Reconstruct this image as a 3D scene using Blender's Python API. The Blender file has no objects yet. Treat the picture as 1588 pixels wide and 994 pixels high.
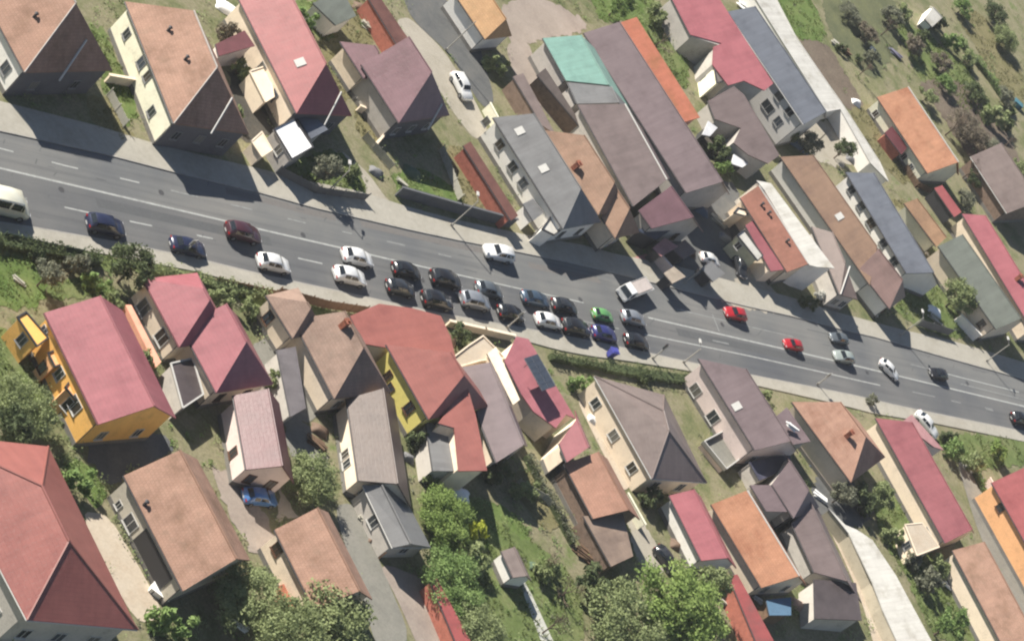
import bpy, math, random
from mathutils import Vector, Matrix

# ------------------------------------------------------------------ camera, sky, sun, exposure
scene = bpy.context.scene
C = scene.collection
W, H = 1588.0, 994.0
THETA = math.radians(57.0)          # angle of the view off straight down
FPX = 3850.0                        # focal length in photo pixels
DIST = 292.0                        # metres from the lens to the middle of the street
UP = math.radians(40.5)             # direction of 'up' in the tilted picture
Uv = Vector((0, math.cos(THETA), math.sin(THETA)))
Vv = Vector((1, 0, 0))
Fv = Vector((0, math.sin(THETA), -math.cos(THETA)))
Xi = math.cos(UP) * Uv + math.sin(UP) * Vv
Yi = math.sin(UP) * Uv - math.cos(UP) * Vv
CAM = -DIST * Fv
cam = bpy.data.cameras.new('camera')
cam.sensor_fit = 'HORIZONTAL'; cam.sensor_width = 36.0
cam.lens = 36.0 * FPX / W
cam.clip_start = 1.0; cam.clip_end = 5000.0
co = bpy.data.objects.new('camera', cam); C.objects.link(co)
m = Matrix((Xi, Yi, -Fv)).transposed().to_4x4(); m.translation = CAM
co.matrix_world = m
scene.camera = co

SUN_EL = math.radians(34.5)
SH = Vector((0.999, -0.03, 0)).normalized()          # way the shadows fall on the ground
world = bpy.data.worlds.new('World'); scene.world = world; world.use_nodes = True
wn = world.node_tree.nodes; wl = world.node_tree.links
sky = wn.new('ShaderNodeTexSky'); sky.sky_type = 'NISHITA'; sky.sun_disc = False
sky.sun_elevation = SUN_EL; sky.sun_rotation = math.atan2(-SH.x, -SH.y)
sky.altitude = 400; sky.air_density = 1.0; sky.dust_density = 0.4; sky.ozone_density = 1.0
bg = wn['Background']; bg.inputs['Strength'].default_value = 0.05
wl.new(sky.outputs['Color'], bg.inputs['Color'])
sun = bpy.data.lights.new('sun', 'SUN'); sun.energy = 5.0; sun.angle = math.radians(0.6); sun.color = (1.0, 0.94, 0.84)
so = bpy.data.objects.new('sun', sun); C.objects.link(so)
ld = Vector((SH.x * math.cos(SUN_EL), SH.y * math.cos(SUN_EL), -math.sin(SUN_EL)))
so.rotation_euler = ld.to_track_quat('-Z', 'Y').to_euler(); so.location = (0, 0, 200)
vs = scene.view_settings
vs.view_transform = 'Standard'; vs.look = 'None'; vs.exposure = 1.08; vs.gamma = 1.0; vs.use_curve_mapping = False
scene.render.engine = 'CYCLES'
scene.cycles.filter_width = 2.2; scene.cycles.max_bounces = 5; scene.cycles.diffuse_bounces = 3; scene.cycles.volume_bounces = 0

# ------------------------------------------------------------------ pixel of the survey picture -> place on the ground
REG = dict(a=(0, 0), b=(300, 0), c=(600, 0), d=(900, 0), e=(1168, 0), f=(0, 200), g=(400, 200), h=(700, 160),
           i=(1000, 180), j=(1168, 280), k=(0, 400), l=(300, 400), m=(600, 400), n=(860, 400), o=(1168, 460), p=(0, 650),
           q=(0, 734), r=(320, 600), s=(320, 734), t=(640, 600), w=(640, 734), x=(940, 560), y=(940, 734), z=(1168, 734))
SC = 420.0 / 1588.0
def px(pt):
    if isinstance(pt[0], str):
        o = REG[pt[0]]
        return (o[0] + pt[1] * SC, o[1] + pt[2] * SC)
    return pt
def L(reg, *xy):                       # a list of points of one region
    return [(reg, xy[i], xy[i + 1]) for i in range(0, len(xy), 2)]
def ray(pt):
    x, y = px(pt)
    return Fv * FPX + Xi * (x - W / 2) + Yi * (H / 2 - y)
def P(pt, z=0.0):
    d = ray(pt); t = (z - CAM.z) / d.z
    return CAM + d * t
def on_plane(pt, p0, n):
    d = ray(pt); t = (p0 - CAM).dot(n) / d.dot(n)
    return CAM + d * t
rnd = random.Random(11)

# ------------------------------------------------------------------ materials
def lin(c): return tuple(((v / 255.0) / 12.92 if v / 255.0 <= 0.04045 else ((v / 255.0 + 0.055) / 1.055) ** 2.4) for v in c)
ALB = 0.50                              # photographed sunlit value -> base colour
MATS = {}
def base(name, rough=0.8, metal=0.0, spec=0.4):
    mt = bpy.data.materials.new(name); mt.use_nodes = True
    b = mt.node_tree.nodes['Principled BSDF']
    b.inputs['Roughness'].default_value = rough; b.inputs['Metallic'].default_value = metal
    b.inputs['Specular IOR Level'].default_value = spec
    return mt, mt.node_tree.nodes, mt.node_tree.links, b
def ramp(n, stops):
    r = n.new('ShaderNodeValToRGB'); e = r.color_ramp.elements
    while len(e) > 1: e.remove(e[-1])
    e[0].position = stops[0][0]; e[0].color = (*stops[0][1], 1)
    for p_, c_ in stops[1:]:
        q_ = e.new(p_); q_.color = (*c_, 1)
    return r
def mul(c, k): return tuple(min(0.95, v * k) for v in c)
def paint(key, rgb, rough=0.75, var=0.12, scale=0.6, spec=0.35, metal=0.0, alb=ALB, fine=5.0):
    """weathered plain surface: broad stains and fine speckle"""
    if key in MATS: return MATS[key]
    mt, n, l, b = base(key, rough, metal, spec)
    c = mul(lin(rgb), alb)
    tc = n.new('ShaderNodeTexCoord')
    t1 = n.new('ShaderNodeTexNoise'); t1.inputs['Scale'].default_value = scale; t1.inputs['Detail'].default_value = 6; t1.inputs['Roughness'].default_value = 0.65
    t2 = n.new('ShaderNodeTexNoise'); t2.inputs['Scale'].default_value = fine; t2.inputs['Detail'].default_value = 3
    mx = n.new('ShaderNodeMath'); mx.operation = 'ADD'
    mm = n.new('ShaderNodeMath'); mm.operation = 'MULTIPLY'; mm.inputs[1].default_value = 0.5
    oi = n.new('ShaderNodeObjectInfo')
    av = n.new('ShaderNodeVectorMath'); av.operation = 'ADD'
    l.new(tc.outputs['Object'], av.inputs[0]); l.new(oi.outputs['Location'], av.inputs[1])
    l.new(av.outputs[0], t1.inputs['Vector']); l.new(av.outputs[0], t2.inputs['Vector'])
    l.new(t1.outputs['Fac'], mx.inputs[0]); l.new(t2.outputs['Fac'], mm.inputs[0]); l.new(mm.outputs[0], mx.inputs[1])
    r = ramp(n, [(0.46, mul(c, 1 - 2.6 * var)), (0.7, c), (1.0, mul(c, 1 + 1.4 * var))])
    l.new(mx.outputs[0], r.inputs['Fac']); l.new(r.outputs['Color'], b.inputs['Base Color'])
    bp = n.new('ShaderNodeBump'); bp.inputs['Strength'].default_value = 0.15; bp.inputs['Distance'].default_value = 0.05
    l.new(t2.outputs['Fac'], bp.inputs['Height']); l.new(bp.outputs['Normal'], b.inputs['Normal'])
    MATS[key] = mt; return mt
def roofmat(key, rgb, kind='tile', rgb2=None, var=0.14, alb=ALB, rough=0.8):
    """roofing laid out in metres along the eave (u) and up the slope (v): rows of tiles or standing seams"""
    if key in MATS: return MATS[key]
    mt, n, l, b = base(key, rough if kind == 'tile' else 0.45, 0.0, 0.3 if kind == 'tile' else 0.5)
    c = mul(lin(rgb), alb); c2 = mul(lin(rgb2), alb) if rgb2 else mul(c, 0.72)
    uv = n.new('ShaderNodeTexCoord'); sep = n.new('ShaderNodeSeparateXYZ'); l.new(uv.outputs['UV'], sep.inputs[0])
    oi = n.new('ShaderNodeObjectInfo'); av = n.new('ShaderNodeVectorMath'); av.operation = 'ADD'
    l.new(uv.outputs['Object'], av.inputs[0]); l.new(oi.outputs['Location'], av.inputs[1])
    t1 = n.new('ShaderNodeTexNoise'); t1.inputs['Scale'].default_value = 0.33; t1.inputs['Detail'].default_value = 8; t1.inputs['Roughness'].default_value = 0.7
    l.new(av.outputs[0], t1.inputs['Vector'])
    r = ramp(n, [(0.3, mul(c2, .9)), (0.5, c), (0.7, mul(c, 1 + var * 1.5))]); l.new(t1.outputs['Fac'], r.inputs['Fac'])
    br = n.new('ShaderNodeTexBrick')
    br.inputs['Scale'].default_value = 1.0; br.inputs['Mortar Smooth'].default_value = 0.3; br.inputs['Bias'].default_value = 0.0
    br.inputs['Color1'].default_value = (1, 1, 1, 1)
    if kind == 'tile':
        br.inputs['Brick Width'].default_value = 0.3; br.inputs['Row Height'].default_value = 0.36; br.inputs['Mortar Size'].default_value = 0.02
        br.inputs['Color2'].default_value = (0.9, 0.89, 0.88, 1); br.inputs['Mortar'].default_value = (0.74, 0.72, 0.7, 1)
    elif kind == 'pan':                 # pressed metal tile sheets, strong horizontal steps
        br.inputs['Brick Width'].default_value = 1.1; br.inputs['Row Height'].default_value = 0.4; br.inputs['Mortar Size'].default_value = 0.022
        br.inputs['Color2'].default_value = (0.95, 0.94, 0.94, 1); br.inputs['Mortar'].default_value = (0.84, 0.82, 0.82, 1)
    else:
        br.offset = 0.0
        br.inputs['Brick Width'].default_value = 0.55; br.inputs['Row Height'].default_value = 4.2; br.inputs['Mortar Size'].default_value = 0.022
        br.inputs['Color2'].default_value = (0.94, 0.94, 0.94, 1); br.inputs['Mortar'].default_value = (0.83, 0.83, 0.83, 1)
    l.new(uv.outputs['UV'], br.inputs['Vector'])
    mx = n.new('ShaderNodeMix'); mx.data_type = 'RGBA'; mx.blend_type = 'MULTIPLY'; mx.inputs['Factor'].default_value = 1.0
    l.new(r.outputs['Color'], mx.inputs['A']); l.new(br.outputs['Color'], mx.inputs['B'])
    # streaks running down the slope
    st = n.new('ShaderNodeTexNoise'); st.inputs['Scale'].default_value = 1.0; st.inputs['Detail'].default_value = 4
    mp = n.new('ShaderNodeMapping'); mp.inputs['Scale'].default_value = (1.3, 0.16, 1); l.new(uv.outputs['UV'], mp.inputs['Vector']); l.new(mp.outputs[0], st.inputs['Vector'])
    sr = ramp(n, [(0.35, (0.86, 0.85, 0.85)), (0.62, (1, 1, 1))]); l.new(st.outputs['Fac'], sr.inputs['Fac'])
    m2 = n.new('ShaderNodeMix'); m2.data_type = 'RGBA'; m2.blend_type = 'MULTIPLY'; m2.inputs['Factor'].default_value = 0.8
    l.new(mx.outputs['Result'], m2.inputs['A']); l.new(sr.outputs['Color'], m2.inputs['B'])
    gn = n.new('ShaderNodeTexNoise'); gn.inputs['Scale'].default_value = 0.9; gn.inputs['Detail'].default_value = 10; gn.inputs['Roughness'].default_value = 0.75; l.new(av.outputs[0], gn.inputs['Vector'])
    gr = ramp(n, [(0.52, (0, 0, 0)), (0.72, (1, 1, 1))]); l.new(gn.outputs['Fac'], gr.inputs['Fac'])
    gf = n.new('ShaderNodeMath'); gf.operation = 'MULTIPLY'; gf.inputs[1].default_value = 0.42 if kind == 'tile' else 0.2; l.new(gr.outputs['Color'], gf.inputs[0])
    m3 = n.new('ShaderNodeMix'); m3.data_type = 'RGBA'; l.new(gf.outputs[0], m3.inputs['Factor']); l.new(m2.outputs['Result'], m3.inputs['A'])
    m3.inputs['B'].default_value = (*(tuple(v * .55 for v in c) if kind != 'tile' else (c[0] * .5, c[1] * .62, c[2] * .6)), 1)
    l.new(m3.outputs['Result'], b.inputs['Base Color'])
    bp = n.new('ShaderNodeBump'); bp.inputs['Strength'].default_value = 0.5; bp.inputs['Distance'].default_value = 0.05
    l.new(br.outputs['Color'], bp.inputs['Height'])
    b2 = n.new('ShaderNodeBump'); b2.inputs['Strength'].default_value = 0.2; b2.inputs['Distance'].default_value = 0.14   # sagging battens
    l.new(t1.outputs['Fac'], b2.inputs['Height']); l.new(b2.outputs['Normal'], bp.inputs['Normal']); l.new(bp.outputs['Normal'], b.inputs['Normal'])
    MATS[key] = mt; return mt
def soil(key, cols, scale=0.25, alb=ALB, rough=0.95, fine=3.0, grain=1.0):
    """ground with patches of two or three colours mixed by noise"""
    if key in MATS: return MATS[key]
    mt, n, l, b = base(key, rough, 0, 0.15)
    tc = n.new('ShaderNodeTexCoord')
    t1 = n.new('ShaderNodeTexNoise'); t1.inputs['Scale'].default_value = scale; t1.inputs['Detail'].default_value = 9; t1.inputs['Roughness'].default_value = 0.72
    t2 = n.new('ShaderNodeTexNoise'); t2.inputs['Scale'].default_value = fine; t2.inputs['Detail'].default_value = 4; t2.inputs['Roughness'].default_value = 0.7
    l.new(tc.outputs['Object'], t1.inputs['Vector']); l.new(tc.outputs['Object'], t2.inputs['Vector'])
    k = len(cols); st = [(0.33 + 0.34 * i / max(1, k - 1), mul(lin(c), alb)) for i, c in enumerate(cols)]
    r = ramp(n, st); l.new(t1.outputs['Fac'], r.inputs['Fac'])
    r2 = ramp(n, [(0.3, (1 - .28 * grain,) * 3), (0.7, (1 + .18 * grain,) * 3)]); l.new(t2.outputs['Fac'], r2.inputs['Fac'])
    mx = n.new('ShaderNodeMix'); mx.data_type = 'RGBA'; mx.blend_type = 'MULTIPLY'; mx.inputs['Factor'].default_value = 1.0
    l.new(r.outputs['Color'], mx.inputs['A']); l.new(r2.outputs['Color'], mx.inputs['B']); l.new(mx.outputs['Result'], b.inputs['Base Color'])
    bp = n.new('ShaderNodeBump'); bp.inputs['Strength'].default_value = 0.5 * grain; bp.inputs['Distance'].default_value = 0.12
    l.new(t2.outputs['Fac'], bp.inputs['Height']); l.new(bp.outputs['Normal'], b.inputs['Normal'])
    MATS[key] = mt; return mt
def leafmat(key, dark, mid, light):
    if key in MATS: return MATS[key]
    mt, n, l, b = base(key, 0.7, 0, 0.2)
    tc = n.new('ShaderNodeTexCoord'); t = n.new('ShaderNodeTexNoise'); t.inputs['Scale'].default_value = 1.1; t.inputs['Detail'].default_value = 5; t.inputs['Roughness'].default_value = 0.8
    oi = n.new('ShaderNodeObjectInfo'); av = n.new('ShaderNodeVectorMath'); av.operation = 'ADD'
    l.new(tc.outputs['Object'], av.inputs[0]); l.new(oi.outputs['Location'], av.inputs[1]); l.new(av.outputs[0], t.inputs['Vector'])
    r = ramp(n, [(0.32, dark), (0.5, mid), (0.68, light)]); l.new(t.outputs['Fac'], r.inputs['Fac'])
    l.new(r.outputs['Color'], b.inputs['Base Color'])
    tr = n.new('ShaderNodeBsdfTranslucent'); l.new(r.outputs['Color'], tr.inputs['Color'])
    ms = n.new('ShaderNodeMixShader'); ms.inputs['Fac'].default_value = 0.35
    l.new(b.outputs[0], ms.inputs[1]); l.new(tr.outputs[0], ms.inputs[2])
    l.new(ms.outputs[0], n['Material Output'].inputs['Surface'])
    MATS[key] = mt; return mt
def glass(key='window_glass', c=(0.025, 0.03, 0.035), rough=0.12):
    if key in MATS: return MATS[key]
    mt, n, l, b = base(key, rough, 0.0, 0.6)
    b.inputs['Base Color'].default_value = (*c, 1); MATS[key] = mt; return mt
def carpaint(key, rgb, alb=0.6, metal=0.15, rough=0.28):
    if key in MATS: return MATS[key]
    mt, n, l, b = base(key, rough, metal, 0.5)
    c = mul(lin(rgb), alb)
    t = n.new('ShaderNodeTexNoise'); t.inputs['Scale'].default_value = 3.0; t.inputs['Detail'].default_value = 3
    r = ramp(n, [(0.35, mul(c, 0.9)), (0.65, mul(c, 1.05))]); l.new(t.outputs['Fac'], r.inputs['Fac']); l.new(r.outputs['Color'], b.inputs['Base Color'])
    b.inputs['Coat Weight'].default_value = 0.4; b.inputs['Coat Roughness'].default_value = 0.1
    MATS[key] = mt; return mt

GLASS = glass()
CARGLASS = glass('car_glass', (0.012, 0.015, 0.018), 0.06)
WHITE = paint('white_frame', (238, 236, 230), var=0.05)
CAPM = paint('ridge_mortar', (205, 196, 188), var=0.15)
BRICK = paint('chimney_brick', (176, 108, 84), var=0.25, scale=2)
DARKM = paint('dark_metal', (80, 80, 84), var=0.1, rough=0.5)
CONC = paint('concrete_post', (196, 192, 182), var=0.12)
WOOD = paint('old_wood', (132, 106, 84), var=0.22, scale=2)

# ------------------------------------------------------------------ mesh helpers
def tag(o, label=None, cat=None, group=None, kind=None):
    if label: o['label'] = label
    if cat: o['category'] = cat
    if group: o['group'] = group
    if kind: o['kind'] = kind
    return o
def empty(name, loc, label, cat, group=None):
    o = bpy.data.objects.new(name, None); C.objects.link(o); o.location = loc; o.empty_display_size = 0.5
    return tag(o, label, cat, group)
def org(o):
    v = Vector((0, 0, 0))
    while o is not None: v = v + o.location; o = o.parent
    return v
class MB:
    def __init__(s): s.v = []; s.f = []; s.uv = []; s.m = []
    def face(s, pts, uvs=None, mi=0):
        k = len(s.v); s.v += [Vector(p) for p in pts]; s.f.append(tuple(range(k, k + len(pts))))
        s.uv.append(uvs if uvs else [(0, 0)] * len(pts)); s.m.append(mi)
    def box(s, c, ax, ay, az, mi=0):
        """box: centre and three half-axes"""
        c, ax, ay, az = Vector(c), Vector(ax), Vector(ay), Vector(az)
        k = len(s.v)
        for i in (-1, 1):
            for j in (-1, 1):
                for q_ in (-1, 1): s.v.append(c + ax * i + ay * j + az * q_)
        fs = [(0, 1, 3, 2), (4, 6, 7, 5), (0, 4, 5, 1), (2, 3, 7, 6), (0, 2, 6, 4), (1, 5, 7, 3)]
        if ax.cross(ay).dot(az) < 0: fs = [t[::-1] for t in fs]
        for t in fs: s.f.append(tuple(k + a for a in t)); s.uv.append([(0, 0), (1, 0), (1, 1), (0, 1)]); s.m.append(mi)
    def tube(s, p, q_, r0, r1, n=6, mi=0, cap=True):
        p, q_ = Vector(p), Vector(q_); d = (q_ - p).normalized()
        a = d.orthogonal().normalized(); b_ = d.cross(a); k = len(s.v)
        for i in range(n):
            t = 2 * math.pi * i / n; o = a * math.cos(t) + b_ * math.sin(t)
            s.v.append(p + o * r0); s.v.append(q_ + o * r1)
        for i in range(n):
            j = (i + 1) % n
            s.f.append((k + 2 * i, k + 2 * j, k + 2 * j + 1, k + 2 * i + 1)); s.uv.append([(0, 0)] * 4); s.m.append(mi)
        if cap:
            s.f.append(tuple(k + 2 * i + 1 for i in range(n))); s.uv.append([(0, 0)] * n); s.m.append(mi)
            s.f.append(tuple(k + 2 * i for i in reversed(range(n)))); s.uv.append([(0, 0)] * n); s.m.append(mi)
    def prism(s, pts, z0, mi=0, tops=None):
        """vertical walls from z0 up to the polygon pts (each its own height) with a top and bottom"""
        pts = [Vector(p) for p in pts]
        a = sum(pts[i].x * pts[(i + 1) % len(pts)].y - pts[(i + 1) % len(pts)].x * pts[i].y for i in range(len(pts)))
        if a < 0: pts = pts[::-1]
        n = len(pts)
        s.face(pts, [(p.x, p.y) for p in pts], mi if tops is None else tops)
        s.face([Vector((p.x, p.y, z0)) for p in reversed(pts)], None, mi)
        for i in range(n):
            p, q_ = pts[i], pts[(i + 1) % n]
            L_ = (q_ - p).length
            s.face([(p.x, p.y, z0), (q_.x, q_.y, z0), q_, p], [(0, 0), (L_, 0), (L_, q_.z - z0), (0, p.z - z0)], mi)
    def slab(s, pts, th, uvdir=None, mi=0):
        """sloping sheet of thickness th; uv in metres along uvdir and up the slope"""
        pts = [Vector(p) for p in pts]
        n = Vector((0, 0, 0))
        for i in range(len(pts)): n += (pts[i] - pts[0]).cross(pts[(i + 1) % len(pts)] - pts[0])
        if n.z < 0: pts = pts[::-1]; n = -n
        n.normalize()
        if uvdir is None: uvdir = n.cross(Vector((0, 0, 1))); uvdir = uvdir if uvdir.length > 0.02 else Vector((1, 0, 0))
        ud = Vector(uvdir).normalized(); vd = n.cross(ud)
        s.face(pts, [(p.dot(ud), p.dot(vd)) for p in pts], mi)
        lo = [p - Vector((0, 0, th)) for p in pts]
        s.face(lo[::-1], None, mi)
        for i in range(len(pts)):
            j = (i + 1) % len(pts)
            s.face([lo[i], lo[j], pts[j], pts[i]], None, mi)
    def build(s, name, mats, parent=None, smooth=False, origin=None):
        o0 = origin if origin is not None else (org(parent) if parent else Vector((0, 0, 0)))
        me = bpy.data.meshes.new(name); me.from_pydata([v - o0 for v in s.v], [], s.f)
        ul = me.uv_layers.new(name='UVMap')
        flat = [c for f in s.uv for u in f for c in u]
        ul.data.foreach_set('uv', flat)
        for mt in (mats if isinstance(mats, (list, tuple)) else [mats]): me.materials.append(mt)
        me.polygons.foreach_set('material_index', s.m)
        if smooth: me.polygons.foreach_set('use_smooth', [True] * len(me.polygons))
        me.update()
        ob = bpy.data.objects.new(name, me); C.objects.link(ob)
        if parent: ob.parent = parent
        elif origin is not None: ob.location = origin
        return ob
Z = Vector((0, 0, 1))
def flat(v): return Vector((v.x, v.y, 0))
def box_part(name, c, ax, ay, az, mat, parent, mi=0):
    b = MB(); b.box(c, ax, ay, az); return b.build(name, mat, parent)

# ------------------------------------------------------------------ windows, shaded recess, chimneys
PANES = [GLASS, GLASS, glass('window_glass_blue', (.05, .06, .075), .1), paint('curtained_pane', (150, 146, 136), var=.2, rough=.3, alb=.4), glass('window_glass_brown', (.04, .032, .026), .2)]
FRAMES = [WHITE, WHITE, paint('brown_frame', (120, 84, 62), var=.1), paint('grey_frame', (170, 170, 168), var=.08)]
_w = [0]
def window(parent, c, d, n, w, h, kind='window', frame=None, pane=None, name=None):
    """frame standing a little proud of the wall with dark panes set into it; d along the wall, n outwards"""
    _w[0] += 1; k_ = (_w[0] * 7) % 11
    if pane is None: pane = PANES[k_ % 5]
    if frame is None: frame = FRAMES[(len(parent.name) + int(parent.location.x)) % 4]
    b = MB(); t = 0.07; hw, hh = w / 2, h / 2
    c = Vector(c) + n * 0.03
    b.box(c + d * (hw - t / 2), d * (t / 2), n * 0.05, Z * hh); b.box(c - d * (hw - t / 2), d * (t / 2), n * 0.05, Z * hh)
    b.box(c + Z * (hh - t / 2), d * (hw - t), n * 0.048, Z * (t / 2)); b.box(c - Z * (hh - t / 2), d * (hw - t), n * 0.048, Z * (t / 2))
    if kind == 'window':
        b.box(c, d * 0.03, n * 0.046, Z * (hh - t))
        b.box(c - Z * (hh + 0.04) + n * 0.06, d * (hw + 0.06), n * 0.09, Z * 0.03)
    o = b.build(name or kind, frame, parent)
    if kind == 'window':
        for sx in (-1, 1):
            b = MB(); b.box(c + d * sx * (hw - t + 0.03) / 2 + d * 0.0, d * ((hw - t - 0.03) / 2), n * 0.018, Z * (hh - t)); b.build('pane', pane, o)
    else:
        b = MB(); b.box(c, d * (hw - t), n * 0.03, Z * (hh - t)); b.build('leaf', pane, o)  # flat dark sheet coloured as the shade inside the recess
    return o
def chimney(parent, p, h=1.1, w=0.32, mat=BRICK, rot=0.0):
    d = Vector((math.cos(rot), math.sin(rot), 0)); e = Vector((-d.y, d.x, 0))
    b = MB(); b.box(Vector(p) + Z * (h / 2 - 0.4), d * w, e * w, Z * (h / 2 + 0.4))
    b.box(Vector(p) + Z * (h + 0.04), d * (w + 0.08), e * (w + 0.08), Z * 0.06)
    b.box(Vector(p) + Z * (h + 0.16), d * (w * 0.45), e * (w * 0.45), Z * 0.08)
    return b.build('chimney', mat, parent)
# ------------------------------------------------------------------ buildings
def solve_ridge(E1, E2, R1, R2, he, pitch, g1, g2):
    """height of the ridge for which the roof drawn through these points has about the wanted pitch and square ends"""
    e1, e2 = P(E1, he), P(E2, he); d = flat(e2 - e1).normalized(); n = Vector((d.y, -d.x, 0))
    best = None
    h = he + 0.3
    while h < he + 9:
        r1, r2 = P(R1, h), P(R2, h)
        nn = n if n.y > 0 else -n
        run = flat((r1 + r2) / 2 - (e1 + e2) / 2).dot(nn)
        if run > 0.3:
            pit = math.degrees(math.atan2(h - he, run)); c = ((pit - pitch) / 7.0) ** 2
            if g1: c += 0.5 * (math.degrees(math.atan2(abs((r1 - e1).dot(d)), run)) / 15) ** 2
            if g2: c += 0.5 * (math.degrees(math.atan2(abs((r2 - e2).dot(d)), run)) / 15) ** 2
            if best is None or c < best[0]: best = (c, h, run, nn, d, e1, e2, r1, r2)
        h += 0.05
    return best[1:]

def quad_walls(b, q, z0, top, ridge_z=None, gable=(False, False), r=(None, None)):
    c = [q(0, 0), q(1, 0), q(1, 1), q(0, 1)]
    def v(p, z): return Vector((p.x, p.y, z))
    b.face([v(c[0], z0), v(c[1], z0), v(c[1], top), v(c[0], top)]); b.face([v(c[2], z0), v(c[3], z0), v(c[3], top), v(c[2], top)])
    for k, (p, s_) in enumerate(((c[1], c[2]), (c[3], c[0]))):
        end = 1 - k
        if gable[end]:
            mid = (p + s_) / 2
            b.face([v(p, z0), v(s_, z0), v(s_, top), v(mid, ridge_z), v(p, top)])
        else: b.face([v(p, z0), v(s_, z0), v(s_, top), v(p, top)])
    b.face([v(c[0], top), v(c[1], top), v(c[2], top), v(c[3], top)])

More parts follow.
